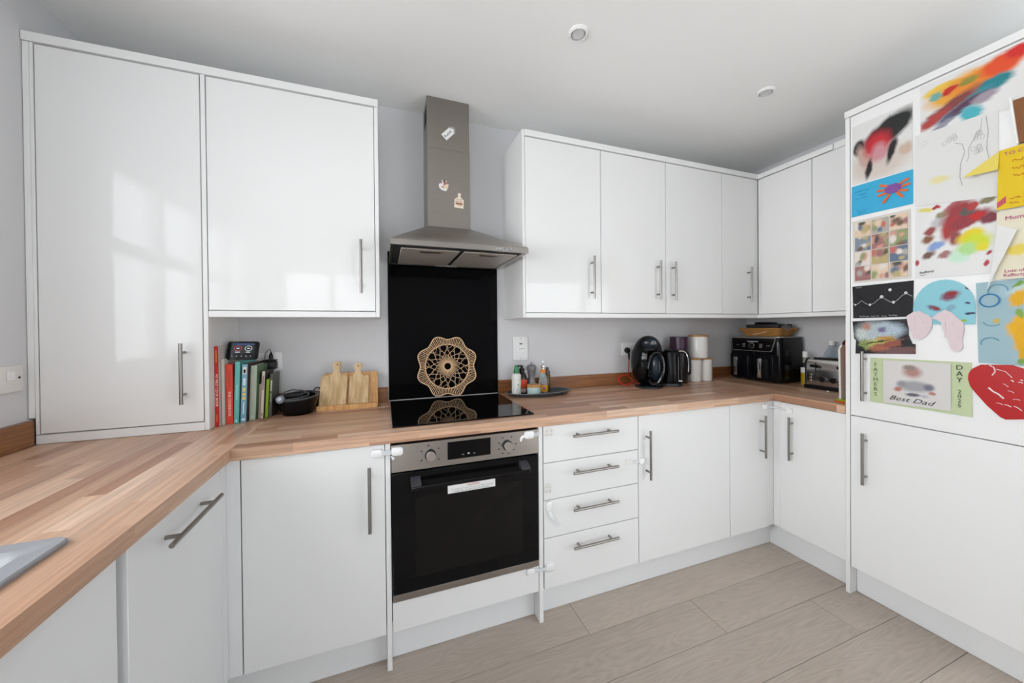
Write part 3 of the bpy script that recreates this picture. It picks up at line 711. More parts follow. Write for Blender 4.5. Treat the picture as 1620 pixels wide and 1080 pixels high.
# magnets on the chimney
FC = FB(-.1708)
FU = FB(-.1688)
def rot2(a, b, deg): c, s = math.cos(math.radians(deg)), math.sin(math.radians(deg)); return a*c-b*s, a*s+b*c
def R_(F, cx, cz, deg): return lambda a, b, d: F(cx+rot2(a, b, deg)[0], cz+rot2(a, b, deg)[1], d)
F = R_(FU, .306, 2.294, 46)
t = thing('fridge_magnet', 'white arrow-ended town-name magnet high on the chimney', 'magnet', (.306, -.172, 2.25))
obj('tag', prism(nb(), [(-.040, -.021), (.026, -.021), (.041, -.008), (.041, .008), (.026, .021), (-.040, .021)], F, 0, .004), mat('magnet_rim', (.34, .32, .30), .5), t)
obj('face', prism(nb(), [(-.0375, -.018), (.0245, -.018), (.0375, -.007), (.0375, .007), (.0245, .018), (-.0375, .018)], F, .004, .0052), M['paper'], t)
obj('lettering', text_bm('Bexhill', .0185, lambda a, b, d: F(-.008+a, b-.001, .0052+d)), M['ink'], t)
bm = nb(); tube(bm, [F(.021, -.0155, .0056), F(.0335, -.006, .0056), F(.0335, .006, .0056), F(.021, .0155, .0056)], .0016, 5); obj('arrow', bm, M['ink'], t)
t = thing('fridge_magnet', 'colourful souvenir magnet with little figures on the chimney', 'magnet', (.277, -.175, 2.0))
F = R_(FC, .277, 2.017, -14)
obj('base', prism(nb(), [(-.026, 0), (-.022, -.013), (-.008, -.022), (.012, -.023), (.020, -.017), (.019, -.008), (.024, .001), (.014, .012), (-.014, .014)], F, 0, .005), M['wplas'], t)
for a, b, w_, h_, an, c in ((-.017, .011, .008, .008, 0, 'b070a8'), (.014, -.003, .009, .007, 0, 'e0c818'), (-.004, -.009, .016, .0035, -14, 'c83018'), (-.011, .018, .005, .014, 40, 'e8e4dc'), (-.003, .022, .005, .013, 10, '4a4a52'), (.006, .024, .005, .015, -10, 'e0b890'), (.004, .012, .010, .009, 0, 'b05828'), (.016, .011, .014, .005, 0, 'f0e0c0'), (0, .003, .010, .008, 0, 'd8a080')):
    G = R_(F, a, b, an); obj('figure', prism(nb(), rrect(w_, h_, min(w_, h_)*.4, 3), lambda p, q, d, G=G: G(p, q, d), .005, .009), mat('magnet_'+c, c, .4), t)
t = thing('fridge_magnet', 'chopping-board shaped magnet low on the chimney', 'magnet', (.355, -.175, 1.92))
F = R_(FC, .355, 1.936, -3)
obj('board', prism(nb(), [(-.024, -.024), (.024, -.024), (.024, .020), (.010, .029), (.006, .040), (.009, .046), (.006, .053), (-.006, .053), (-.009, .046), (-.006, .040), (-.010, .029), (-.024, .020)], F, 0, .005), mat('magnet_cream', 'e6d6c4', .45), t)
bm = nb(); scribble(bm, lambda a, b, d: F(a, b, d+.005), -.014, .014, .019, .006, .0009, .003, 2); scribble(bm, lambda a, b, d: F(a, b, d+.005), -.019, .021, .009, .006, .0010, .003, 4); scribble(bm, lambda a, b, d: F(a, b, d+.005), -.012, .012, -.011, .004, .0007, .003, 5); obj('print', bm, mat('brown_ink', '8a4a30', .6), t)
obj('print_band', prism(nb(), [(-.018, -.006), (.018, -.006), (.018, .002), (-.018, .002)], F, .005, .0056), mat('brown_ink', '8a4a30', .6), t)

# ================================================================== COUNTER, LEFT OF THE HOB
def book(label, x0, x1, yf, z1, spine, cover=None, depth=.20, lean=0, txt=None, tcol=None, tsize=.012, marks=()):
    t = thing('book', label, 'book', ((x0+x1)/2, yf+depth/2, ZW+.0006), group='cookbooks beside the tall cupboard')
    z0 = ZW+.0006; S = lambda bm: [setattr(v.co, 'x', v.co.x+lean*(v.co.z-z0)) for v in bm.verts] and bm
    c = .0016
    obj('pages', S(bx(x0+c, x1-c, yf+.004, yf+depth-.004, z0+.003, z1-.003)), M['paper'], t)
    bm = nb(); box(bm, x0, x0+c, yf+.001, yf+depth, z0, z1); box(bm, x1-c, x1, yf+.001, yf+depth, z0, z1)
    obj('cover', S(bm), cover or spine, t)
    sp = obj('spine', S(bx(x0, x1, yf-.0012, yf+.0035, z0, z1, .001)), spine, t)
    xm = (x0+x1)/2
    if txt:
        for s, zc, col, ts in txt:
            F = lambda a, b, d, zc=zc: Vector((xm+b+lean*(zc-a-z0), yf-.0012-d, zc-a))
            obj('title', text_bm(s, ts, F), mat('title_'+col, col, .6), sp)
    for (k0, k1, wf, col) in marks:
        H = z1-z0; hw = (x1-x0)/2*wf
        obj('print', S(bx(xm-hw, xm+hw, yf-.0017, yf-.0012, z0+k0*H, z0+k1*H)), mat('print_'+col, col, .6), sp)
    return t
book('tall thin red cookbook with white title against the cupboard side', -.6605, -.6485, -.268, 1.222, mat('book_red', 'c22118', .5), art_mat('book_cover_a', 'c9c5c2', [], 0), txt=[('MY FIRST COOK BOOK', 1.045, 'f2e6dc', .0125)], marks=((.80, .95, .25, 'd88a40'), (.06, .15, .25, 'd88a40')))
book('off-white hardback beside the tall red cookbook', -.6470, -.6365, -.245, 1.168, mat('book_white', 'c8c4bb', .6))
book('thick coral red cookbook with white and grey title', -.6350, -.6110, -.237, 1.145, mat('book_coral', 'd9432f', .55), txt=[('THE COOKBOOK', .982, 'f4efe6', .0130), ('PITT CUE CO.', 1.083, '7a4a44', .0115)])
book('turquoise cookbook next to the coral one', -.6095, -.5925, -.237, 1.155, mat('book_teal', '62b3ae', .55), depth=.19, lean=.03, marks=((.38, .62, .3, '8fd0c8'), (.03, .06, .3, 'b8e0da')))
book('sky blue cookbook with yellow blocks on its spine', -.5880, -.5680, -.233, 1.143, mat('book_blue', '6d9fb5', .55), art_mat('book_cover_b', '3a2420', [], 0), lean=.035, marks=((.39, .44, .5, 'e0c860'), (.46, .51, .5, 'e0c860'), (.53, .60, .5, 'd8c878'), (.83, .95, .6, 'd8d4cc'), (.85, .91, .35, 'b03028'), (.04, .07, .6, 'd8e4ea'), (.64, .76, .45, 'c8dce4'), (.15, .35, .18, 'd8e4ea')))
book('pale sage green cookbook with darker green cover', -.5670, -.5440, -.203, 1.134, mat('book_sage', 'a9b9a6', .6), mat('book_green', '5d7a5c', .6), depth=.18, lean=.04, marks=((.35, .8, .3, 'bcb8b4'), (.05, .09, .25, 'c8d8e0')))
book('small beige booklet between the sage and lime books', -.5425, -.5340, -.175, 1.050, mat('book_beige', 'b5a396', .6), depth=.12, lean=.045)
book('slim cream cookbook with a dark photo cover', -.5325, -.5215, -.180, 1.105, mat('book_cream', 'd0c2b2', .6), mat('book_dark', '2c2018', .5), depth=.13, lean=.045, marks=((.6, .9, .4, '7a6a64'), (.05, .12, .4, '8a7a70')))
book('lime green thin cookbook', -.5200, -.5090, -.166, 1.068, mat('book_lime', '8aa81e', .5), depth=.115, lean=.05)
book('dark patterned magazine at the right end of the cookbooks', -.5075, -.4960, -.158, 1.090, mat('book_pattern', '4c4f48', .5), depth=.105, lean=.05, marks=((.6, .85, .5, 'b8b8b0'), (.35, .55, .4, '90a080')))
# smart meter on the books
t = thing('energy_monitor', 'small black energy monitor with lit screen resting on the cookbooks', 'monitor', (-.585, -.2, 1.1575))
def SM(a, b, d): return Vector((-.5855+a+b*.06, -.205+b*.22-d, 1.1990+b*.97-a*.03))
obj('case', loft(nb(), [[SM(a, b, d) for a, b in rrect(.112*k, .080*k, .011, 4)] for k, d in ((.9, -.016), (1, -.012), (1, 0), (.97, .003))]), M['bgloss'], t)
sc = obj('screen', prism(nb(), [(-.042, -.012), (.044, -.012), (.044, .033), (-.042, .033)], SM, .0031, .0034), mat('meter_screen', (.004, .005, .010), .15), t)
obj('header', prism(nb(), [(-.034, .0245), (.040, .0245), (.040, .031), (-.034, .031)], SM, .0034, .0037), mat('meter_blue', (.02, .05, .16), .4, emis=.25), sc)
for cx_, c in ((-.016, 'c04050'), (.021, 'c8d0c0')):
    bm = nb(); tube(bm, [SM(cx_+.0125*math.cos(a), .010+.0105*math.sin(a), .0037) for a in [2*PI*i/20 for i in range(20)]], .0010, 4, True); obj('dial', bm, mat('meter_'+c, c, .4, emis=.3), sc)
for cx_ in (-.016, .021):
    for w_, b0, b1 in ((.005, .008, .012), (.008, -.008, -.0045)): obj('readout', prism(nb(), [(cx_-w_, b0), (cx_+w_, b0), (cx_+w_, b1), (cx_-w_, b1)], SM, .0034, .0037), mat('meter_white', (.5, .55, .6), .4, emis=.35), sc)
bm = nb()
for i in range(5): prism(bm, [(-.034+.0165*i+.0020*math.cos(q*PI/3), -.0235+.0020*math.sin(q*PI/3)) for q in range(6)], SM, .0031, .0034)
obj('keys', bm, M['paper'], t)
# black electric pan
t = thing('electric_pan', 'low round black electric cooking bowl with its lead coiled on top', 'cooker', (-.400, -.125, ZW+.0005))
c0 = (-.400, -.125, 0); z0 = ZW+.0005
bm = nb(); lathe(bm, [(0, 0), (.060, 0), (.064, .004), (.075, .030), (.083, .062), (.085, .072), (.085, .079), (.080, .082), (.072, .078), (.064, .050), (0, .046)], (c0[0], c0[1], z0), 40)
def tilt(bm):
    for v in bm.verts: v.co.z += max(0, v.co.z-z0)*.0+(v.co.x-c0[0])*.05*min(1, max(0, v.co.z-z0-.01)/.05)+(v.co.y-c0[1])*.08*min(1, max(0, v.co.z-z0-.01)/.05)
    return bm
obj('bowl', tilt(bm), M['bgloss'], t)
bm = nb(); tube(bm, [(c0[0]+.0835*math.cos(2*PI*i/40), c0[1]+.0835*math.sin(2*PI*i/40), z0+.0795) for i in range(40)], .0045, 6, True); obj('rim', tilt(bm), mat('dark_grey_rim', (.05, .052, .056), .35), t)
bm = nb(); lathe(bm, [(0, 0), (.016, 0), (.0185, .006), (.015, .014), (0, .017)], (0, 0, 0), 24)
bmesh.ops.rotate(bm, verts=bm.verts, cent=(0, 0, 0), matrix=Matrix.Rotation(PI/2*.8, 3, 'X')); bmesh.ops.translate(bm, verts=bm.verts, vec=(-.452, -.192, z0+.078)); kb = obj('dial', bm, mat('dial_grey', (.16, .17, .20), .3), t)
bm = nb(); lathe(bm, [(0, 0), (.009, 0), (.008, .002), (0, .0025)], (0, 0, 0), 20)
bmesh.ops.rotate(bm, verts=bm.verts, cent=(0, 0, 0), matrix=Matrix.Rotation(PI/2*.8, 3, 'X')); bmesh.ops.translate(bm, verts=bm.verts, vec=(-.452, -.2085, z0+.0832)); obj('dial_cap', bm, mat('pale_blue_cap', (.45, .50, .58), .25), kb)
bm = nb(); tube(bm, [(-.470, -.19, z0+.074), (-.455, -.10, z0+.098), (-.43, -.075, z0+.103), (-.39, -.085, z0+.098), (-.355, -.12, z0+.090), (-.352, -.155, z0+.083), (-.385, -.19, z0+.080), (-.43, -.205, z0+.078), (-.468, -.20, z0+.076)], .0028, 7); obj('lead', bm, mat('grey_lead', (.09, .09, .095), .35), t)
bm = nb(); tube(bm, [(-.345, -.06, z0+.092), (-.338, -.035, z0+.102), (-.325, -.03, z0+.100), (-.318, -.045, z0+.094)], .0025, 6); tube(bm, [(-.325, -.035, z0+.093), (-.31, -.03, z0+.099), (-.295, -.03, z0+.105)], .0022, 6); obj('lead', bm, M['bplas'], t)
bm = nb(); box(bm, -.465, -.385, -.088, -.062, z0+.060, z0+.078, .006, 2); obj('grip', tilt(bm), M['bplas'], t)
# boards and stand
th = math.radians(13)
def LP(y0, z0): return lambda a, b, d: Vector((a, y0+b*math.sin(th)-d, z0+b*math.cos(th)))
t = thing('board_stand', 'bamboo cookbook stand holding two chopping boards', 'stand', (-.19, -.1, ZW+.0005))
obj('back_board', prism(nb(), [(-.300, 0), (-.0525, 0), (-.0525, .170), (-.060, .173), (-.290, .173), (-.300, .168)], LP(-.082, ZW+.0015), 0, .009), M['bamboo'], t)
bm = nb(); prism(bm, [(-.130, .0006), (-.082, .0006), (-.082, .012), (-.118, .012), (-.120, .024), (-.130, .024)], lambda a, b, d: Vector((d, a, ZW+b)), -.323, -.0545); obj('ledge', bm, wood_mat('bamboo_ledge', 'c08a50', 'dcae74', (90, 10, 10), .45), t)
def paddle(label, x0, x1, hb, cx, ht, y0, tiltx, notch=False):
    n = .0135; pts = [(x0, 0)]
    if notch: pts += [(cx-.022, 0), (cx-.008, .014), (cx+.006, 0)]
    pts += [(x1, 0), (x1, hb-.004), (x1-.004, hb), (cx+.030, hb), (cx+.019, hb+.006), (cx+n, hb+.020), (cx+n, hb+.032)]
    pts += [(cx+.0195*math.cos(a), ht-.0195+.0195*math.sin(a)) for a in [math.radians(v) for v in (-25, 5, 35, 65, 90, 115, 145, 175, 205)]]
    pts += [(cx-n, hb+.032), (cx-n, hb+.020), (cx-.019, hb+.006), (cx-.030, hb), (x0+.004, hb), (x0, hb-.004)]
    pts = [(a+tiltx*b, b) for a, b in pts]
    t = thing('chopping_board', label, 'chopping board', (cx, y0, ZW+.013))
    G = LP(y0, ZW+.0130); obj('board', prism(nb(), pts, G, 0, .010), M['paddle'], t)
    b = nb(); prism(b, [(cx+tiltx*ht+.0032*math.cos(q*PI/4), ht-.017+.0032*math.sin(q*PI/4)) for q in range(8)], G, .010, .0104); obj('hanging_hole', b, M['dark'], t)
paddle('larger wooden paddle chopping board on the left of the stand', -.318, -.200, .152, -.2520, .222, -.0955, .055)
paddle('smaller wooden paddle chopping board on the right of the stand', -.1875, -.0985, .146, -.1500, .211, -.0945, .03, True)
# woven rattan trivet
def trivet():
    t = thing('rattan_trivet', 'flower-shaped woven rattan mat propped against the black splashback', 'trivet', (.311, -.05, ZW+.0065))
    cx, cz, R = .311, 1.0755, .165
    P = lambda r, a, d=0: Vector((cx+r*math.cos(a), -.034+r*math.sin(a)*.125-d, cz+r*math.sin(a)))
    ro = lambda a: R-.006+.0115*math.cos(8*(a-math.radians(66)))
    bm = nb(); n = 100
    for i in range(n):
        a = 2*PI*i/n; k = .0009 if i % 2 else -.0009
        tube(bm, [P(.121, a, k), P((.121+ro(a))/2, a+.008, .002+k), P(ro(a), a+.012, k)], .0023 if i % 2 else .0017, 4)
    o = obj('outer_band', bm, M['rattan'], t); o['kind'] = 'stuff'
    bm = nb(); tube(bm, [P(ro(a), a) for a in [2*PI*i/128 for i in range(128)]], .0032, 6, True); tube(bm, [P(.121, a) for a in [2*PI*i/64 for i in range(64)]], .0030, 6, True); obj('rim', bm, M['rattan'], t)
    bm = nb()
    for i in range(16):
        a = 2*PI*i/16
        for s, k in ((1, .0012), (-1, -.0012)): tube(bm, [P(.058, a, k), P(.121, a+s*.46, k)], .0013, 4)
        if i % 2: tube(bm, [P(.121, a+.1), P(.100, a+.30, .002), P(.121, a+.50)], .0012, 4)
    tube(bm, [P(.084+.006*math.cos(16*a), a) for a in [2*PI*i/96 for i in range(96)]], .0010, 4, True)
    obj('lattice', bm, M['rattan'], t)
    bm = nb()
    for i in range(40):
        a = 2*PI*i/40; tube(bm, [P(.023, a), P(.042, a+.02, .002), P(.056+.006*(i % 2), a+.04)], .0019, 4)
    tube(bm, [P(.021, 2*PI*i/32) for i in range(32)], .0030, 6, True)
    obj('centre_ring', bm, M['rattan'], t)
trivet()

# ================================================================== TRAY AND ITS BOTTLES
t = thing('oval_tray', 'dark grey oval tray carrying condiments beside the hob', 'tray', (.823, -.108, ZW+.0004))
bm = nb(); lathe(bm, [(0, .000), (.165, .000), (.178, .003), (.196, .019), (.2005, .021), (.2005, .023), (.195, .0225), (.176, .0065), (0, .0045)], (.823, -.128, ZW+.0004), 48, 1, .5)
obj('dish', bm, mat('slate_tray', (.055, .065, .075), .35, var=.05), t)
bm = nb(); tube(bm, [(.823+.2003*math.cos(2*PI*i/60), -.128+.1001*math.sin(2*PI*i/60), ZW+.0228) for i in range(60)], .0016, 5, True); obj('rim', bm, mat('tray_rim', (.22, .25, .26), .35), t)
TZ = ZW+.0054
t = thing('spray_bottle', 'white bottle with green cap at the front left of the tray', 'bottle', (.683, -.135, TZ))
bm = nb(); lathe(bm, [(0, 0), (.0245, 0), (.0265, .003), (.0265, .112), (.024, .120), (.014, .126), (0, .126)], (.683, -.128, TZ), 26); obj('body', bm, mat('bottle_white', (.78, .78, .75), .3), t)
bm = nb(); lathe(bm, [(0, .126), (.0155, .126), (.0150, .140), (.0125, .150), (.0120, .160), (.0085, .170), (0, .171)], (.683, -.128, TZ), 20); obj('cap', bm, mat('cap_green', '0f7a45', .35), t)
bm = nb()
for z, h, w_, c in ((.100, .008, .018, 'a'),): pass
Fq = lambda a, b, d: Vector((.683+.0268*math.sin(a/.0268), -.128-.0268*math.cos(a/.0268)-d*.5, TZ+b))
for i, z in enumerate((.110, .100, .093, .086, .060, .040, .034, .028, .022, .016)): scribble(bm, Fq, -.010, .020, z, .005, .0007, .0026, 20+i)
obj('print', bm, M['greyink'], t)
bm = nb(); prism(bm, [(-.002, .060), (.006, .060), (.006, .070), (-.002, .070)], Fq, 0, .001); obj('print', bm, mat('print_green', '7ab040', .5), t)
t = thing('sauce_bottle', 'black pump bottle with orange label between white bottle and pepper mill', 'bottle', (.735, -.082, TZ))
bm = nb(); lathe(bm, [(0, 0), (.029, 0), (.0305, .004), (.0305, .085), (.028, .100), (.020, .118), (.013, .124), (.013, .130), (0, .130)], (.733, -.086, TZ), 26); obj('body', bm, mat('sauce_dark', (.012, .010, .010), .15), t)
bm = nb(); lathe(bm, [(.0309, .036), (.0311, .040), (.0311, .080), (.0309, .084)], (.733, -.086, TZ), 26)
for f in list(bm.faces):
    if len(f.verts) > 4: bm.faces.remove(f)
obj('label_band', bm, mat('label_orange', 'd8481c', .45), t)
bm = nb(); lathe(bm, [(0, .130), (.016, .130), (.016, .146), (.008, .150), (.007, .162), (0, .162)], (.733, -.086, TZ), 18); tube(bm, [(.733, -.086, TZ+.160), (.720, -.092, TZ+.162), (.704, -.098, TZ+.161)], .0042, 7); obj('pump', bm, M['bplas'], t)
bm = nb(); lathe(bm, [(.0309, .010), (.0311, .012), (.0311, .030), (.0309, .032)], (.733, -.086, TZ), 26)
for f in list(bm.faces):
    if len(f.verts) > 4: bm.faces.remove(f)
obj('label_band', bm, mat('label_pale', 'b8a49c', .5), t)
t = thing('pepper_mill', 'grey turned pepper mill standing on the tray', 'pepper mill', (.790, -.09, TZ))
gm = mat('mill_grey', (.17, .17, .19), .28, coat=.3)
bm = nb(); lathe(bm, [(0, 0), (.030, 0), (.031, .010), (.031, .030), (.026, .055), (.020, .080), (.0205, .105), (.0255, .116), (.0255, .122), (0, .122)], (.797, -.078, TZ), 30); obj('body', bm, gm, t)
bm = nb(); lathe(bm, [(0, .1225), (.021, .1225), (.022, .128), (.026, .130), (.030, .142), (.0295, .154), (.022, .162), (.010, .166), (0, .166)], (.797, -.078, TZ), 30); hd = obj('head', bm, gm, t)
bm = nb(); lathe(bm, [(0, .166), (.003, .166), (.003, .170), (.007, .173), (.006, .177), (0, .178)], (.797, -.078, TZ), 14); obj('finial', bm, M['handle'], hd)
t = thing('ceramic_jar', 'small mint green jar with a cork lid at the front of the tray', 'jar', (.765, -.135, TZ))
bm = nb(); lathe(bm, [(0, 0), (.034, 0), (.037, .004), (.039, .046), (.0375, .048), (0, .048)], (.774, -.167, TZ), 34); obj('pot', bm, mat('mint_glaze', (.47, .62, .60), .3), t)
bm = nb(); lathe(bm, [(0, .0483), (.038, .0483), (.039, .051), (.039, .059), (.037, .061), (0, .061)], (.774, -.167, TZ), 34); obj('lid', bm, M['lidwood'], t)
t = thing('oil_bottle', 'clear oil bottle with orange collar and steel pourer on the tray', 'bottle', (.862, -.1, TZ))
bm = nb(); lathe(bm, [(0, .001), (.025, .001), (.0265, .006), (.0265, .062), (.020, .090), (.0145, .110), (.0140, .124), (0, .124)], (.860, -.105, TZ), 26); obj('glass', bm, clear_mat('bottle_glass', 'dfe8e8', .22), t)
bm = nb(); lathe(bm, [(0, .003), (.0235, .003), (.0240, .055), (.0235, .057), (0, .057)], (.860, -.105, TZ), 24); obj('oil', bm, mat('chilli_oil', '9c2014', .2), t)
bm = nb(); lathe(bm, [(.0268, .008), (.0270, .010), (.0270, .044), (.0268, .046)], (.860, -.105, TZ), 26)
for f in list(bm.faces):
    if len(f.verts) > 4: bm.faces.remove(f)
obj('label_band', bm, mat('label_yellow', 'e2a01c', .45), t)
bm = nb(); prism(bm, rrect(.016, .012, .004, 3), lambda a, b, d: Vector((.854+a, -.105-.0271-d, TZ+.027+b)), -.003, .0012); obj('emblem', bm, mat('label_violet', 'a05890', .5), t)
bm = nb(); lathe(bm, [(0, .1185), (.0155, .1185), (.0165, .122), (.0165, .132), (.013, .136), (0, .136)], (.860, -.105, TZ), 20); obj('collar', bm, mat('cap_orange', 'e8861e', .4), t)
bm = nb(); lathe(bm, [(0, .136), (.008, .136), (.008, .146), (.0135, .150), (.013, .160), (.006, .164), (.0035, .168), (.0028, .188), (0, .188)], (.860, -.105, TZ), 16); obj('pourer', bm, M['chrome'], t)
t = thing('spray_oil', 'slim brown bottle with dark cap at the back right of the tray', 'bottle', (.905, -.09, TZ))
bm = nb(); lathe(bm, [(0, 0), (.017, 0), (.018, .004), (.018, .100), (.015, .106), (0, .106)], (.898, -.082, TZ), 20); obj('body', bm, mat('brown_bottle', (.10, .055, .012), .15), t)
bm = nb(); lathe(bm, [(0, .106), (.0165, .106), (.0165, .122), (.010, .126), (.009, .142), (.004, .146), (0, .146)], (.898, -.082, TZ), 16); obj('cap', bm, mat('cap_grey', (.06, .065, .07), .3), t)

# ================================================================== COUNTER, RIGHT SIDE
Z0 = ZW+.0005
def coffee_machine():
    t = thing('coffee_machine', 'glossy black egg-shaped pod coffee machine with red cable', 'coffee maker', (1.575, -.150, Z0), -.70, local=True)
    bm = nb(); lathe(bm, [(0, 0), (.082, 0), (.086, .004), (.084, .010), (.060, .016), (0, .017)], (.012, -.010, 0), 36, 1, 1.05); obj('base', bm, mat('coffee_base', (.02, .025, .032), .15, coat=.3), t)
    bm = nb(); ellipsoid(bm, (0, .010, .172), .097, .098, .158, 36, 22, .86)
    for v in bm.verts:
        k = (v.co.z-.172)/.158; v.co.x += .010*k
        if v.co.y < -.028 and v.co.x > .005 and k < .35: v.co.y = -.028+(v.co.y+.028)*.15     # scooped front
    obj('body', bm, M['bgloss'], t)
    bm = nb(); ring = []
    for i in range(36):
        a = math.radians(-105+i*315/35-30); ring.append((.050+.046*math.cos(a)+.008*math.sin(a), -.070, .125+.100*math.sin(a)))
    tube(bm, ring, .010, 8); obj('arch', bm, mat('coffee_arch', (.005, .006, .009), .10, spec=.4), t)
    bm = nb(); ellipsoid(bm, (.054, -.046, .130), .040, .030, .088, 24, 14); obj('cup_bay', bm, mat('cup_bay', (.008, .013, .020), .2, spec=.3), t)
    bm = nb(); ellipsoid(bm, (.020, -.062, .282), .050, .018, .040, 24, 12); obj('head_cap', bm, mat('head_cap', (.008, .013, .020), .15, spec=.3), t)
    bm = nb(); tube(bm, [(.040+.012*math.cos(2*PI*i/18), -.086, .288+.009*math.sin(2*PI*i/18)) for i in range(18)], .0016, 5, True); tube(bm, [(.035, -.086, .288), (.045, -.087, .288)], .0016, 5); obj('emblem', bm, mat('emblem_grey', (.5, .5, .52), .3), t)
    bm = nb(); box(bm, .020, .078, -.075, -.02, .018, .030, .004, 2); obj('drip_tray', bm, M['bplas'], t)
coffee_machine()
def kettle():
    t = thing('kettle', 'matt black jug kettle between coffee machine and white canisters', 'kettle', (1.762, -.155, Z0), -.72, local=True)
    bm = nb(); lathe(bm, [(0, 0), (.076, 0), (.078, .004), (.074, .018), (0, .019)], (0, 0, 0), 34); obj('power_base', bm, mat('kettle_base', (.03, .034, .036), .3), t)
    bm = nb(); lathe(bm, [(0, .020), (.070, .020), (.072, .030), (.066, .130), (.061, .212), (.058, .222), (0, .228)], (0, 0, 0), 36); bd = obj('body', bm, mat('kettle_black', (.004, .004, .005), .28, spec=.25), t)
    bm = nb(); lathe(bm, [(0, .2285), (.040, .2265), (.036, .236), (0, .240)], (0, 0, 0), 28); obj('lid', bm, M['bplas'], t)
    bm = nb(); prism(bm, [(-.02, .190), (-.02, .224), (.02, .224), (.02, .190)], lambda a, b, d: Vector((-.055-d, a*(1-d*9), b+d*.3)), 0, .030); obj('spout', bm, M['bplas'], t)
    bm = nb(); tube(bm, [(.045, -.005, .222), (.075, -.005, .226), (.098, -.005, .214), (.110, -.005, .180), (.114, -.005, .130), (.113, -.005, .085), (.108, -.005, .072)], [.012, .012, .0125, .0125, .012, .011, .008], 10); h = obj('handle', bm, M['bplas'], t)
    bm = nb(); tube(bm, [(.050, -.017, .226), (.078, -.018, .226), (.094, -.018, .213), (.104, -.017, .180), (.107, -.017, .130), (.106, -.016, .095)], .0042, 7); obj('trim', bm, M['chrome'], h)
    bm = nb(); box(bm, .044, .047, -.062, -.050, .045, .19); obj('water_gauge', bm, mat('gauge_grey', (.12, .12, .12), .3), bd)
    obj('logo', bx(.046, .068, -.0585, -.0545, .034, .040), M['paper'], bd)
kettle()
def canister(label, x, y, r, z0, h, body, lid=True, cat='canister'):
    t = thing('canister', label, cat, (x, y, z0))
    bm = nb(); lathe(bm, [(0, 0), (r-.004, 0), (r, .004), (r, h-.004), (r-.001, h-.001), (0, h-.001)], (x, y, z0), 34); obj('body', bm, body, t)
    if lid:
        bm = nb(); lathe(bm, [(0, h-.0007), (r+.0005, h-.0007), (r+.001, h+.002), (r+.001, h+.009), (r-.002, h+.011), (0, h+.011)], (x, y, z0), 34); obj('lid', bm, M['lidwood'], t)
    return t
canister('white canister with wooden lid, lower left of the three', 2.045, -.088, .0440, Z0, .153, M['ceramic'])
canister('white canister with wooden lid, lower right of the three', 2.138, -.100, .0400, Z0, .153, M['ceramic'])
canister('large white canister with wooden lid stacked on two smaller ones', 2.078, -.090, .0620, Z0+.1647, .150, M['ceramic'])
pc = thing('canister', 'tall dark purple canister behind the kettle', 'canister', (1.908, -.085, Z0))
bm = nb(); lathe(bm, [(0, 0), (.055, 0), (.0575, .004), (.0575, .200), (0, .2005)], (1.908, -.085, Z0), 32); obj('body', bm, mat('canister_black', (.012, .010, .012), .35), pc)
bm = nb(); lathe(bm, [(0, .201), (.0578, .201), (.0578, .298), (.0568, .302), (.0568, .314), (.055, .316), (0, .316)], (1.908, -.085, Z0), 32); obj('upper_body', bm, mat('canister_purple', (.042, .010, .036), .32), pc)
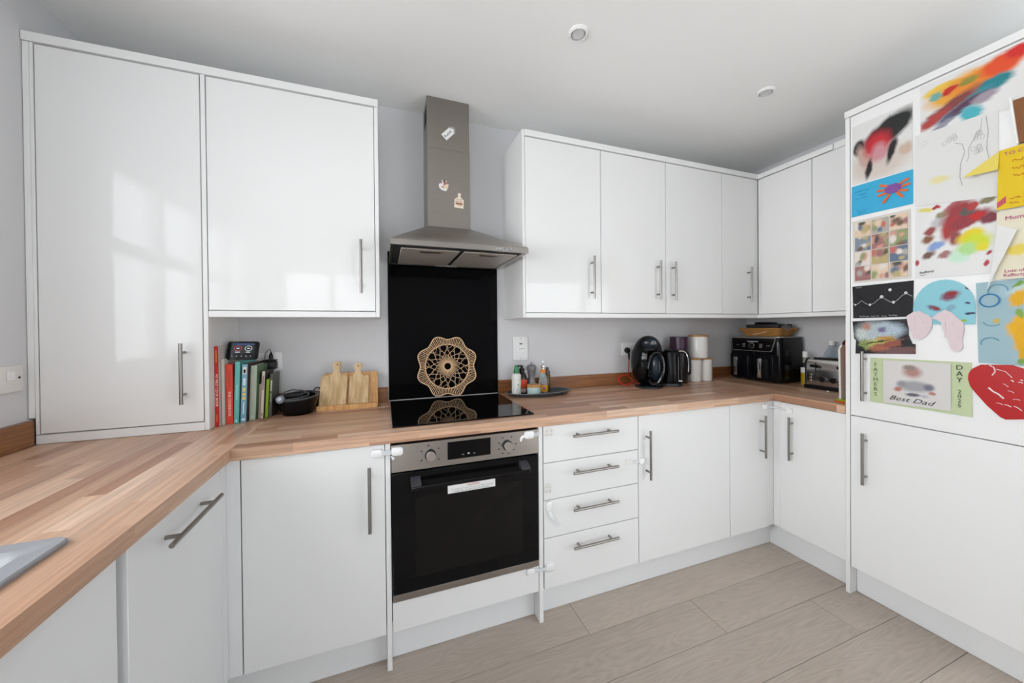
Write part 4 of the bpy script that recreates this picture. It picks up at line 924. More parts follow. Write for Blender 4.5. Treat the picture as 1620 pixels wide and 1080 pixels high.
def fryer():
    x0, x1, y0, y1, z1 = 2.418, 2.664, -.425, -.057, 1.212
    t = thing('air_fryer', 'black twin-drawer air fryer standing in the far corner', 'air fryer', ((x0+x1)/2, (y0+y1)/2, Z0))
    bm = nb(); ym, W = (y0+y1)/2, y1-y0; xm, D = (x0+x1)/2, x1-x0
    L = lambda k, z, dx=0: [Vector((xm+a+dx, ym+b, z)) for a, b in rrect(D*k, W*k, .035, 5)]
    loft(bm, [L(.90, Z0+.006), L(.97, Z0+.012), L(1, Z0+.04), L(1, z1-.055), L(.985, z1-.012), L(.97, z1-.006)]); bd = obj('body', bm, mat('fryer_black', (.004, .004, .005), .20, spec=.25), t)
    obj('top_plate', loft(nb(), [L(.975, z1-.0058), L(.975, z1-.001), L(.96, z1)]), mat('fryer_top', (.34, .33, .31), .35, .6), t)
    bm = nb(); 
    for a in (x0+.04, x1-.04):
        for b in (y0+.05, y1-.05): cyl(bm, (a, b, Z0), (a, b, Z0+.0065), .014, 12)
    obj('feet', bm, M['bmatt'], t)
    PF = lambda a, b, d: Vector((x0-.001-d+(b-1.165)*.10, a, b))
    pn = obj('control_panel', prism(nb(), [(y1-.035, 1.120), (y1-.045, 1.112), (y0+.060, 1.110), (y0+.048, 1.118), (y0+.030, 1.204), (y1-.025, 1.204)], PF, 0, .006), mat('panel_trim', (.42, .40, .35), .3, .7), t)
    obj('panel_glass', prism(nb(), [(y1-.038, 1.121), (y1-.047, 1.115), (y0+.062, 1.113), (y0+.051, 1.120), (y0+.034, 1.200), (y1-.029, 1.200)], PF, .006, .0072), M['bglass'], pn)
    yc = ym+.002
    bm = nb(); tube(bm, [PF(yc+.019*math.cos(2*PI*i/24), 1.147+.019*math.sin(2*PI*i/24), .010) for i in range(24)], .0028, 6, True); obj('dial', bm, M['chrome'], pn)
    bm = nb(); prism(bm, [(yc+.017*math.cos(2*PI*i/20), 1.147+.017*math.sin(2*PI*i/20)) for i in range(20)], PF, .0072, .013); obj('dial', bm, M['bplas'], pn)
    bm = nb(); prism(bm, [(yc+.034, 1.173), (yc-.042, 1.173), (yc-.042, 1.179), (yc+.034, 1.179)], PF, .0072, .0078)
    for dy in (.055, -.060):
        for k in range(3): prism(bm, [(yc+dy-(.008 if dy > 0 else -.008), 1.138+k*.010), (yc+dy+.014*(1 if dy > 0 else -1), 1.138+k*.010), (yc+dy+.014*(1 if dy > 0 else -1), 1.141+k*.010), (yc+dy-(.008 if dy > 0 else -.008), 1.141+k*.010)][::1 if dy > 0 else -1], PF, .0072, .0078)
    for dy in (.095, .11, -.105, -.118): prism(bm, [(yc+dy+.003*math.cos(q*PI/3), 1.150+.003*math.sin(q*PI/3)) for q in range(6)], PF, .0072, .0078)
    obj('markings', bm, mat('panel_print', (.35, .35, .35), .5), pn)
    for a, b in ((y1-.016, ym+.004), (ym-.004, y0+.016)):
        c = (a+b)/2
        dr = obj('drawer', prism(nb(), [(c+p, 1.005+q) for p, q in rrect(abs(a-b), .172, .016, 4)], lambda p, q, d: Vector((x0-d, p, q)), -.004, .006), mat('drawer_black', (.004, .004, .006), .14, spec=.25), t)
        hb = nb(); box(hb, x0-.066, x0-.052, c-.012, c+.012, .935, 1.066, .004, 2); obj('handle', hb, M['chrome'], dr, 'polished upright handle')
        hb = nb(); tube(hb, [(x0-.055, c, 1.060), (x0-.040, c, 1.070), (x0-.002, c, 1.066)], [.010, .011, .013], 8); obj('handle_arm', hb, M['bplas'], dr)
fryer()
def basket():
    zb = 1.2130
    cx, cy = 2.535, -.262
    t = thing('wicker_basket', 'shallow wicker basket on top of the black air fryer', 'basket', (cx, cy, zb))
    wk = mat('wicker', 'a8783e', .65, var=.35, scale=220)
    L = lambda k, z, s=0: [(cx+a, cy+b, z) for a, b in rrect(.150+k, .235+k, .03, 5)]
    n = len(L(0, 0))
    bm = nb(); loft(bm, [[Vector(p) for p in L(-.01, zb+.001)], [Vector(p) for p in L(-.01, zb+.004)]]); obj('bottom', bm, wk, t)
    for i in range(7): bm = nb(); tube(bm, [(p[0], p[1], p[2]+.0016*(-1)**(q+i)) for q, p in enumerate(L(i*.0085, zb+.006+i*.0068))], .0042, 6, True); obj('coil', bm, wk, t)
    bm = nb(); tube(bm, [(p[0], p[1], p[2]) for p in L(.060, zb+.052)], .0052, 6, True); obj('rim', bm, wk, t)
    bm = nb(); tube(bm, [(cx-.107, cy+.03, zb+.012), (cx-.112, cy-.03, zb+.022), (cx-.118, cy-.075, zb+.034)], .0028, 6); obj('loose_cane', bm, mat('pale_cane', 'd8c09a', .6), t)
    t = thing('grill_tray', 'black folding grill lying in the wicker basket', 'tray', (cx, cy-.01, zb+.05))
    bm = nb(); box(bm, cx-.075, cx+.07, cy-.120, cy+.105, zb+.0575, zb+.083, .006, 2); obj('plate', bm, M['bmatt'], t)
    bm = nb(); box(bm, cx-.06, cx+.06, cy-.03, cy+.055, zb+.0832, zb+.098, .006, 2); obj('lid', bm, M['bplas'], t)
    bm = nb(); tube(bm, [(cx-.066, cy+.04, zb+.092), (cx-.072, cy+.01, zb+.096), (cx-.066, cy-.03, zb+.092)], .004, 7); obj('grip', bm, M['bplas'], t)
    bm = nb()
    rn = random.Random(5)
    for i in range(26):
        p = Vector((cx-.055+rn.uniform(-.02, .02), cy-.150+rn.uniform(-.012, .012), zb+.066)); q = p+Vector((rn.uniform(-.02, .02), rn.uniform(-.022, .012), rn.uniform(-.03, .02))); tube(bm, [p, (p+q)/2+Vector((0, 0, .006)), q], .0028, 5)
    solo('dried_flowers', bm, mat('dried_grey', (.16, .15, .14), .8, var=.4), 'small grey dried posy at the right end of the wicker basket', 'flowers')
basket()
t = thing('vinegar_bottle', 'half-full yellow oil bottle with white cap beside the air fryer', 'bottle', (2.566, -.482, Z0))
bm = nb(); lathe(bm, [(0, 0), (.022, 0), (.0235, .004), (.0235, .105), (.014, .140), (.012, .180), (0, .180)], (2.566, -.482, Z0), 24); obj('glass', bm, clear_mat('oil_glass', 'd6d8c8', .25), t)
bm = nb(); lathe(bm, [(0, .002), (.0238, .004), (.0238, .078), (0, .0785)], (2.566, -.482, Z0), 22); obj('oil', bm, mat('olive_oil', 'a98f1c', .15), t)
bm = nb(); lathe(bm, [(.0238, .080), (.0240, .082), (.0240, .112), (.0238, .114)], (2.566, -.482, Z0), 24)
for f in list(bm.faces):
    if len(f.verts) > 4: bm.faces.remove(f)
obj('label_band', bm, M['paper'], t)
bm = nb(); lathe(bm, [(.0242, .114), (.0235, .118), (.0150, .142), (.0148, .144)], (2.566, -.482, Z0), 24)
for f in list(bm.faces):
    if len(f.verts) > 4: bm.faces.remove(f)
obj('neck_foil', bm, M['bplas'], t)
bm = nb(); lathe(bm, [(0, .180), (.015, .180), (.015, .214), (.013, .218), (0, .218)], (2.566, -.482, Z0), 20); obj('cap', bm, M['wplas'], t)
t = thing('water_bottle', 'clear plastic bottle with white cap behind the toaster', 'bottle', (2.615, -.600, Z0))
bm = nb(); lathe(bm, [(0, 0), (.038, 0), (.0410, .006), (.0410, .060), (.0395, .066), (.0410, .072), (.0410, .165), (.0395, .185), (.033, .215), (.020, .245), (.0165, .252), (.0165, .262), (0, .262)], (2.615, -.600, Z0), 30); obj('body', bm, clear_mat('clear_plastic', 'dde4ea', .16), t)
bm = nb(); lathe(bm, [(0, .2622), (.0185, .2622), (.0185, .285), (.017, .288), (0, .288)], (2.615, -.600, Z0), 22); obj('cap', bm, M['cplas'], t)
def toaster():
    x0, x1, y0, y1, H = 2.452, 2.568, -.835, -.548, .185
    t = thing('toaster', 'polished steel four-slice toaster with black trim beside the fridge unit', 'toaster', ((x0+x1)/2, (y0+y1)/2, Z0))
    obj('base', bx(x0-.006, x1+.004, y0-.004, y1+.004, Z0, Z0+.024, .004, 2), M['bplas'], t)
    prof = [(x0, Z0+.0245), (x1, Z0+.0245), (x1, Z0+H-.03), (x1-.010, Z0+H-.010), (x1-.030, Z0+H), (x0+.030, Z0+H), (x0+.010, Z0+H-.010), (x0, Z0+H-.03)]
    bd = obj('body', prism(nb(), prof, lambda a, b, d: Vector((a, d, b)), y0+.008, y1-.008), mat('toaster_steel', (.60, .585, .57), .14, 1, var=.03), t)
    for a, b in ((y0, y0+.0078), (y1-.0078, y1)):
        obj('end_cap', prism(nb(), [(p+(.002 if p > (x0+x1)/2 else -.002), q+.0015) for p, q in prof], lambda p, q, d: Vector((p, d, q)), a, b), M['bplas'], t)
    for s in (.33, .67): obj('slot', bx(x0+(x1-x0)*s-.013, x0+(x1-x0)*s+.013, y0+.03, y1-.03, Z0+H+.0002, Z0+H+.003, .001), M['bmatt'], bd)
    F = FR(x0-.0003)
    for c in (y1-.058, y1-.195):
        b = nb(); prism(b, [(c-.003, Z0+.075), (c+.003, Z0+.075), (c+.003, Z0+.158), (c-.003, Z0+.158)], F, 0, .0006); obj('lever_slot', b, M['bmatt'], bd)
        b = nb(); prism(b, [(c-.030+p, Z0+.140+q) for p, q in rrect(.048, .017, .007, 4)] if 0 else [(c+p, Z0+.140+q) for p, q in rrect(.046, .017, .007, 4)], F, .004, .016); cyl(b, F(c, Z0+.140, .0006), F(c, Z0+.140, .005), .004, 8); obj('lever', b, M['bplas'], bd)
        b = nb(); cyl(b, F(c-.040, Z0+.062, 0), F(c-.040, Z0+.062, .012), .0165, 20); obj('dial', b, M['bplas'], bd)
        b = nb(); cyl(b, F(c-.095, Z0+.062, 0), F(c-.095, Z0+.062, .012), .0165, 20) if c == y1-.058 else cyl(b, F(c+.02, Z0+.04, 0), F(c+.02, Z0+.04, .004), .004, 8); obj('dial', b, M['bplas'], bd)
        b = nb()
        if c == y1-.058:
            for q in range(3): cyl(b, F(c+.028, Z0+.050+q*.017, 0), F(c+.028, Z0+.050+q*.017, .003), .0058, 12)
            obj('button', b, M['chrome'], bd)
        else: b.free()
toaster()
t = thing('board_rack', 'green and orange base of the chopping board set by the fridge unit', 'rack', (2.24, -.912, Z0))
bm = nb(); box(bm, 2.115, 2.40, -.946, -.878, Z0, Z0+.007, .002); obj('tray', bm, mat('rack_orange', 'd2561c', .45), t)
bm = nb(); box(bm, 2.118, 2.397, -.944, -.880, Z0+.0072, Z0+.016, .002); obj('tray', bm, mat('rack_green', '8a9a1c', .45), t)
for i, (lab, c, y0, h, xo) in enumerate((('white plastic chopping board standing at the front of the set', 'd6d4cc', -.892, .270, 0), ('red chopping board edge behind the white one', 'b83a20', -.905, .305, .03), ('green chopping board edge in the middle of the set', '4c7a2c', -.918, .312, .025), ('orange chopping board nearest the fridge side panel', 'd08a20', -.931, .318, .0))):
    prism_pts = [(2.130+xo, 0), (2.385, 0), (2.385, h-.02), (2.365, h), (2.150+xo, h), (2.130+xo, h-.02)]
    solo('chopping_board', prism(nb(), prism_pts, lambda a, b, d, y0=y0: Vector((a, y0-d+b*.016, Z0+.0164+b)), 0, .0070 if i else .0085), mat('board_'+c, c, .45), lab, 'chopping board')
t = thing('scissors', 'black-handled scissors hanging by the chopping board set', 'scissors', (2.24, -.870, 1.16))
bm = nb(); tube(bm, [(2.235+.018*math.cos(2*PI*i/16), -.8655, 1.175+.026*math.sin(2*PI*i/16)) for i in range(16)], .007, 7, True); obj('grip', bm, M['bplas'], t)
bm = nb(); prism(bm, [(2.230, 1.145), (2.241, 1.145), (2.238, 1.02), (2.233, 1.02)], lambda a, b, d: Vector((a, -.8665+d, b)), 0, .003); obj('blade', bm, M['chrome'], t)
rn = random.Random(3)
bm = nb(); ellipsoid(bm, (2.395, -.700, Z0+.004), .010, .007, .0038, 10, 6); solo('crumb', bm, M['paper'], 'small white crumb on the worktop in front of the toaster', 'crumb')

# ================================================================== ARTWORK ON THE FRIDGE
def sheet_mesh(name, corners, m, curl=.004, off=.0012, seed=0, n=8, th=.0007, poly=None, curls=None):
    """thin paper on the fridge door; corners TL,TR,BR,BL in (y,z); real thickness, slight lift at the edges"""
    me = bpy.data.meshes.new(name); V = []; Fc = []; UV = []
    rn = random.Random(seed); ph = rn.random()*6
    if poly is None:
        (a, b, c, d) = [Vector(p) for p in corners]
        for s in (0, 1):
            for j in range(n+1):
                for i in range(n+1):
                    u, v = i/n, j/n
                    p = (a*(1-u)+b*u)*(1-v)+(d*(1-u)+c*u)*v
                    e = (abs(u-.5)*2)**3*.6+(abs(v-.5)*2)**3*.4
                    lift = off+curl*e*(.5+.5*math.sin(ph+3*u+2*v))**2+(curls(u, 1-v) if curls else 0)
                    V.append((FX-lift-(0 if s == 0 else th), p.x, p.y)); UV.append((u, 1-v))
        k = (n+1)*(n+1)
        for j in range(n):
            for i in range(n):
                q = j*(n+1)+i; Fc.append((q, q+1, q+n+2, q+n+1)); Fc.append((k+q, k+q+n+1, k+q+n+2, k+q+1))
        edge = [i for i in range(n+1)]+[j*(n+1)+n for j in range(1, n+1)]+[n*(n+1)+i for i in range(n-1, -1, -1)]+[j*(n+1) for j in range(n-1, 0, -1)]
        for q in range(len(edge)):
            x, y2 = edge[q], edge[(q+1) % len(edge)]; Fc.append((x, k+x, k+y2, y2))
    else:
        ys = [p[0] for p in poly]; zs = [p[1] for p in poly]; y_hi, y_lo, z_lo, z_hi = max(ys), min(ys), min(zs), max(zs)
        for s in (0, 1):
            for (py, pz) in poly: V.append((FX-off-(0 if s == 0 else th), py, pz)); UV.append(((y_hi-py)/(y_hi-y_lo), (pz-z_lo)/(z_hi-z_lo)))
        k = len(poly); Fc.append(tuple(range(k))); Fc.append(tuple(range(2*k-1, k-1, -1)))
        for q in range(k): Fc.append((q, k+q, k+(q+1) % k, (q+1) % k))
    c = Vector((FX, sum(v[1] for v in V)/len(V), min(v[2] for v in V)))
    me.from_pydata([Vector(v)-c for v in V], [], Fc); me.update()
    ul = me.uv_layers.new(name='UVMap')
    for l in me.loops: ul.data[l.index].uv = UV[l.vertex_index]
    b = nb(); b.from_mesh(me); bmesh.ops.recalc_face_normals(b, faces=b.faces); b.to_mesh(me); b.free()
    for p in me.polygons: p.use_smooth = False
    me.materials.append(m); return me, c
def art(name, label, cat, corners, m, **kw):
    me, c = sheet_mesh(name, corners, m, **kw); o = bpy.data.objects.new(name, me); COL.objects.link(o); o.location = c; ORG[o.name] = c
    return tag(o, label, cat, 'papers stuck on the fridge door')
def FRo(o): return FR(FX-.0020-o)
def stroke(bm, pts, r=.0008, o=.0022): return tube(bm, [FRo(o)(a, b, 0) for a, b in pts], r, 4)
def ring_pts(cy, cz, ry, rz, n=26, a0=0, a1=360): return [(cy-ry*math.cos(math.radians(a0+(a1-a0)*i/n)), cz+rz*math.sin(math.radians(a0+(a1-a0)*i/n))) for i in range(n+1)]
# A1 blurred snapshot
art('snapshot', 'blurry snapshot in red, black and skin tones at top left of the fridge', 'photo', [(-.979, 2.215), (-1.181, 2.215), (-1.181, 1.937), (-.979, 1.945)],
    art_mat('snapshot_print', 'd8d8d6', [(.45, .25, .75, .34, 0, 'c9bfb6', .5), (.62, .72, .52, .22, 20, '1a1c1c', .3), (.12, .60, .16, .12, 60, '15171a', .4), (.20, .40, .12, .3, 20, 'b89a90', .5), (.45, .55, .30, .28, 0, 'b81e2c', .5), (.47, .42, .18, .2, 0, 'c08890', .6), (.30, .20, .07, .22, -12, '1c1418', .5), (.68, .38, .08, .26, -18, '1c1418', .5), (.90, .35, .14, .12, 30, 'c0a898', .5)], .05, 5, .45), curl=.001)
# A2 blue card with orange paper crab
card = art('blue_card', 'bright blue card with an orange paper-strip creature', 'artwork', [(-.976, 1.936), (-1.183, 1.934), (-1.183, 1.790), (-.976, 1.793)], art_mat('blue_paper', '35a3cc', [], 0), curl=.002, seed=2)
for i, (dy, dz, an, L_) in enumerate(((-.030, .026, 25, .034), (-.036, .008, 8, .036), (-.034, -.010, -8, .034), (-.022, -.034, -55, .040), (.022, -.030, -125+180, -.034), (.036, .004, 172, .036), (.034, .022, 155, .034), (.030, -.014, 200, .036))):
    G = R_(lambda a, b, d: FRo(.003)(a, b, d), -1.122-dy, 1.872+dz, 180-an if 0 else an)
    obj('paper_strip', prism(nb(), rrect(abs(L_), .0095, .001, 1), G, 0, .0008), mat('orange_paper', 'd0622a', .7), card)
obj('paper_body', prism(nb(), [(-1.122+.026*math.cos(q*PI/8)*(1+.12*(q % 2)), 1.876+.019*math.sin(q*PI/8)*(1+.15*(q % 2))) for q in range(16)], FRo(.004), 0, .0008), mat('purple_crayon', '7c4c96', .8), card)
bm = nb()
for i, (a, b, z) in enumerate(((.0, .05, 1.905), (.01, .055, 1.888), (.0, .045, 1.872), (.005, .04, 1.815), (.008, .035, 1.806))): scribble(bm, lambda p, q, d: FRo(.003)(-.992-p, q, d), a, b, z, .006, .0005, .004, 40+i)
obj('handwriting', bm, mat('blue_ink', '2a5a90', .7), card)
# A3 big paint splash
art('painting', 'large orange, teal and red brush painting at the top of the fridge', 'artwork', [(-1.205, 2.258), (-1.470, 2.258), (-1.470, 2.042), (-1.205, 2.058)],
    art_mat('paint_a', 'd9d9d8', [(.20, .80, 0.220, 0.102, 15, 'e0c04a', .4), (.42, .66, 0.439, 0.290, 18, 'dca23a', .4), (.62, .72, 0.439, 0.217, 22, 'dc8428', .4), (.78, .80, 0.244, 0.203, 30, 'd84a1c', .4), (.90, .90, 0.122, 0.145, 40, 'c8201c', .4), (.30, .70, 0.122, 0.072, 45, 'b8241c', .4), (.16, .68, 0.085, 0.102, 0, '68a49c', .5), (.48, .74, 0.122, 0.087, 10, '8a8434', .5), (.70, .52, 0.220, 0.145, 25, '1c7a84', .4), (.55, .42, 0.195, 0.116, 25, '2c8c9c', .45), (.30, .40, 0.439, 0.116, 35, '7c3c3c', .5), (.14, .24, 0.268, 0.102, 42, 'a83c38', .5), (.36, .26, 0.317, 0.102, 38, '5a6478', .5), (.48, .34, 0.268, 0.087, 30, '55344c', .5), (.62, .34, 0.171, 0.102, 25, '988c98', .5), (.50, .14, 0.134, 0.174, 10, '45a8b4', .45), (.22, .08, 0.195, 0.058, 40, '8c8c98', .5)], .05, 7, .6, (1, 2.5, 1)), curl=.002, seed=3)
# A4 pencil tree
tr = art('pencil_drawing', 'white sheet with a faint pencil tree and a yellow smudge', 'artwork', [(-1.192, 2.064), (-1.402, 2.056), (-1.402, 1.745), (-1.190, 1.776)], art_mat('pencil_sheet', 'd6d6d4', [(.32, .32, .17, .07, 0, 'd8d098', .6)], .03, 8), curl=.004, seed=4, off=.0030)
bm = nb()
stroke(bm, [(-1.300, 1.985), (-1.318, 1.972), (-1.324, 1.940), (-1.314, 1.900), (-1.312, 1.850), (-1.318, 1.815)], .0011, .0035); stroke(bm, [(-1.352, 1.985), (-1.340, 1.965), (-1.333, 1.945), (-1.334, 1.915), (-1.328, 1.900)], .0010, .0035); stroke(bm, [(-1.375, 2.045), (-1.380, 1.99), (-1.376, 1.93), (-1.383, 1.88)], .0010, .0045); stroke(bm, [(-1.365, 2.045), (-1.362, 2.0)], .0006, .0040); stroke(bm, [(-1.340, 1.850), (-1.356, 1.830)], .0008, .0040)
rn = random.Random(9)
for cy, cz in ((-1.285, 2.005), (-1.358, 1.985), (-1.350, 1.935)):
    for k in range(6): stroke(bm, ring_pts(cy+rn.uniform(-.016, .016), cz+rn.uniform(-.012, .012), .005, .009, 10), .0005, .0036)
for i in range(3): scribble(bm, lambda p, q, d: FRo(.0036)(-1.205-p, q, d), 0, .035-.01*i, 2.030-.011*i, .005, .0004, .004, 60+i)
obj('pencil_lines', bm, M['greyink'], tr)
# A5 signed painting
pt = art('painting', 'dark red and yellow finger painting with a signature in the corner', 'artwork', [(-1.191, 1.772), (-1.404, 1.760), (-1.396, 1.470), (-1.189, 1.475)],
    art_mat('paint_b', 'd9d9d8', [(.13, .93, .12, .035, 0, 'd4c870', .4), (.27, .95, .08, .03, 10, 'a02c2c', .4), (.48, .92, .20, .07, 35, 'a86468', .5), (.88, .93, .14, .05, 15, '7c7458', .5), (.34, .84, .10, .06, 20, '8c8468', .5), (.30, .74, .13, .08, 20, 'b4b4b8', .5), (.55, .78, .30, .20, 42, '903034', .45), (.50, .66, .26, .13, 45, 'a03030', .4), (.68, .72, .30, .11, 18, '8c3038', .4), (.78, .74, .12, .06, 10, 'b81c1c', .4), (.92, .70, .14, .09, 10, '74303c', .4), (.66, .82, .12, .06, 0, '50504c', .5), (.72, .88, .09, .06, 40, 'a43430', .4), (.20, .64, .11, .07, 15, '8c4440', .5), (.17, .53, .12, .07, 20, '80543a', .5), (.28, .43, .15, .07, 15, '7c94c4', .5), (.18, .32, .12, .06, 25, '6c5044', .5), (.40, .29, .12, .06, 5, '9c6c6c', .5), (.52, .50, .10, .12, 0, '8c4444', .5), (.70, .50, .20, .11, 20, 'd8c41c', .45), (.78, .42, .22, .13, 0, 'c4d02c', .5), (.66, .34, .18, .10, 0, 'a8d088', .5), (.56, .24, .16, .10, 0, 'b8dcc4', .6), (.85, .36, .10, .07, 0, 'd4cc28', .5), (.92, .27, .05, .03, 40, 'a04048', .4), (.90, .14, .05, .04, 40, 'b03848', .4), (.03, .22, .03, .05, 0, 'a04048', .4)], .05, 7, .6), curl=.003, seed=5)
obj('signature', text_bm('Rafferty', .013, lambda a, b, d: FRo(.0030)(-1.224-a, 1.499+b+a*.08, d), .0004), M['ink'], pt)
bm = nb(); scribble(bm, lambda p, q, d: FRo(.0030)(-1.205-p, q, d), 0, .018, 1.487, .003, .0006, .003, 71); obj('pen_mark', bm, M['ink'], pt)
# A6 brown card at the frame edge
t = thing('brown_frame', 'brown cardboard-backed picture at the right edge of the fridge door', 'frame', (FX, -1.50, 1.905))
obj('board', prism(nb(), [(-1.436, 2.062), (-1.560, 2.062), (-1.560, 1.908), (-1.450, 1.908)], FRo(.004), 0, .012), mat('brown_card', '7a4c22', .6, var=.12, scale=60), t)
obj('edge_lip', prism(nb(), [(-1.430, 2.072), (-1.436, 2.072), (-1.4505, 1.906), (-1.4465, 1.906)], FRo(.003), 0, .020), M['paper'], t)
# A7 yellow folded card
yl = art('yellow_card', 'yellow folded card with pink handwriting and a lifted flap', 'artwork', [(-1.408, 1.900), (-1.560, 1.905), (-1.560, 1.688), (-1.404, 1.690)], art_mat('yellow_paper', 'd8b818', [], 0), curl=.002, off=.020, seed=6)
fv = [(FX-.022, -1.410, 1.899), (FX-.046, -1.332, 1.832), (FX-.034, -1.410, 1.832)]
bm = nb(); A_ = [bm.verts.new(p) for p in fv]; B_ = [bm.verts.new((p[0]-.0008, p[1], p[2])) for p in fv]
bm.faces.new(A_); bm.faces.new(B_[::-1])
for q in range(3): bm.faces.new((A_[q], A_[(q+1) % 3], B_[(q+1) % 3], B_[q]))
obj('flap', bm, mat('pale_yellow_paper', 'd8c45a', .7), yl)
obj('pink_corner', prism(nb(), [(-1.405, 1.716), (-1.424, 1.735), (-1.424, 1.712), (-1.405, 1.698)], FRo(.0205), 0, .0008), mat('pink_crayon', 'b84c5c', .7), yl)
obj('lettering', text_bm('TO C', .017, lambda a, b, d: FRo(.0200)(-1.440-a, 1.882+b, d), .0004), M['pinkink'], yl)
bm = nb()
for i, z in enumerate((1.852, 1.826, 1.800)): scribble(bm, lambda p, q, d: FRo(.0205)(-1.432-p, q, d), .006, .10, z, .011, .0009, .006, 80+i)
for i, z in enumerate((1.722, 1.706)): scribble(bm, lambda p, q, d: FRo(.0205)(-1.432-p, q, d), 0, .10, z, .010, .0010, .005, 90+i)
obj('handwriting', bm, mat('orange_ink', 'c06a20', .7), yl)
# A8 cream card
cr_ = art('cream_card', 'cream card with magenta handwriting and a curled torn edge', 'artwork', [(-1.402, 1.684), (-1.560, 1.684), (-1.560, 1.440), (-1.398, 1.444)], art_mat('cream_paper', 'd8d2bc', [(.30, .42, .22, .10, 0, 'd8c458', .5)], .04, 6), curl=.002, off=.012, seed=7)
obj('lettering', text_bm('Mum', .020, lambda a, b, d: FRo(.0130)(-1.440-a, 1.657+b, d), .0004), M['pinkink'], cr_)
obj('lettering', text_bm('Lots of\nRafferty', .0150, lambda a, b, d: FRo(.0130)(-1.440-a, 1.464+b, d), .0004), M['pinkink'], cr_)
fv = [(FX-.016, -1.404, 1.640), (FX-.036, -1.452, 1.610), (FX-.040, -1.410, 1.480), (FX-.028, -1.384, 1.408), (FX-.022, -1.392, 1.470)]
bm = nb(); A_ = [bm.verts.new(p) for p in fv]; B_ = [bm.verts.new((p[0]-.0008, p[1], p[2])) for p in fv]
bm.faces.new(A_); bm.faces.new(B_[::-1])
for q in range(5): bm.faces.new((A_[q], A_[(q+1) % 5], B_[(q+1) % 5], B_[q]))
obj('curled_edge', bm, M['paper'], cr_)
# B1 photo collage
cg = art('photo_collage', 'white sheet of twelve small blurred family snapshots', 'photo', [(-.979, 1.772), (-1.176, 1.772), (-1.178, 1.480), (-.983, 1.484)], art_mat('collage_sheet', 'cfcac2', [], 0), curl=.002, seed=8)
rn = random.Random(21); pal = ['b8685c', '8c9468', 'd8c0a8', '5a6c84', 'c89484', '4c4840', 'a8a49c', 'd8d0c8', '6c5444', 'b0a070', '986868', '7c8894']
for i in range(3):
    for j in range(4):
        y_a = -.990-i*.0610; y_b = y_a-.0555; z_a = 1.760-j*.0680; z_b = z_a-.064; bl = [(rn.random(), rn.random(), rn.uniform(.2, .45), rn.uniform(.15, .4), rn.randint(0, 90), rn.choice(pal), .6) for _ in range(6)]
        me, c = sheet_mesh('snapshot', [(y_a, z_a), (y_b, z_a), (y_b, z_b), (y_a, z_b)], art_mat('snap_%d_%d' % (i, j), rn.choice(pal), bl, .08, 4, .4), curl=0, off=.0046, n=1)
        o = obj('snapshot', None, None, cg, mesh=me); o.location = c-ORG[cg.name]
# B2 black strip
bs = art('constellation_card', 'black card with a white zigzag line of stars', 'artwork', [(-.979, 1.466), (-1.185, 1.470), (-1.183, 1.319), (-.981, 1.317)], art_mat('black_card', '17171c', [], 0, fine=.4), curl=.004, seed=9)
zz = [(-.981, 1.388), (-.992, 1.379), (-1.002, 1.385), (-1.014, 1.398), (-1.030, 1.383), (-1.045, 1.376), (-1.060, 1.384), (-1.075, 1.401), (-1.086, 1.408), (-1.100, 1.396), (-1.112, 1.386), (-1.124, 1.382), (-1.138, 1.393), (-1.152, 1.411), (-1.164, 1.417), (-1.172, 1.412), (-1.182, 1.404)]
bm = nb(); stroke(bm, zz, .0016, .004); obj('chalk_line', bm, mat('chalk_grey', (.30, .30, .31), .8), bs)
for (a, b, r) in ((-.992, 1.380, .0035), (-1.045, 1.377, .0045), (-1.085, 1.410, .0060), (-1.124, 1.383, .0050), (-1.163, 1.420, .0050), (-1.113, 1.438, .0055)):
    obj('star', prism(nb(), [(a+r*math.cos(q*PI/4)*(.9 if q % 2 else 1.1), b+r*1.25*math.sin(q*PI/4)) for q in range(8)], FRo(.0042), 0, .0010), mat('chalk_white', (.62, .62, .62), .8), bs)
bm = nb(); scribble(bm, lambda p, q, d: FRo(.0042)(-1.006-p, q, d), 0, .130, 1.325, .007, .0007, .0045, 101); scribble(bm, lambda p, q, d: FRo(.0042)(-.994-p, q, d), 0, .025, 1.459, .005, .0006, .004, 102); obj('handwriting', bm, mat('chalk_white', (.62, .62, .62), .8), bs)
# B3 torn colourful
art('collage_card', 'torn black card smeared with white, ochre and red paint', 'artwork', None,
    art_mat('smear_paint', '15161a', [(.40, .62, .42, .42, 0, 'a8b4b8', .5), (.62, .70, .30, .26, 0, 'a4b4c0', .6), (.16, .55, .14, .2, 0, 'b8c0bc', .6), (.24, .80, .12, .14, 0, 'a87c6c', .6), (.50, .70, .10, .1, 0, '6c6484', .6), (.54, .42, .20, .14, 20, 'b08438', .5), (.36, .30, .28, .18, 15, 'a8a458', .5), (.20, .26, .12, .2, 0, '7c8c50', .6), (.66, .32, .44, .09, 22, '8c4c3c', .4), (.74, .14, .44, .13, 5, '6c4c4c', .4), (.46, .18, .2, .1, 15, '9c5c44', .5), (.88, .38, .11, .10, 20, '111114', .3), (.42, .36, .28, .025, 18, '2a2424', .4), (.14, .1, .1, .16, 0, '14161a', .5)], .07, 8, .5, fine=.35),
    poly=[(-.979, 1.303), (-1.171, 1.310), (-1.170, 1.240), (-1.182, 1.205), (-1.191, 1.203), (-1.191, 1.162), (-.990, 1.152), (-.992, 1.215), (-.985, 1.222)], off=.0024)
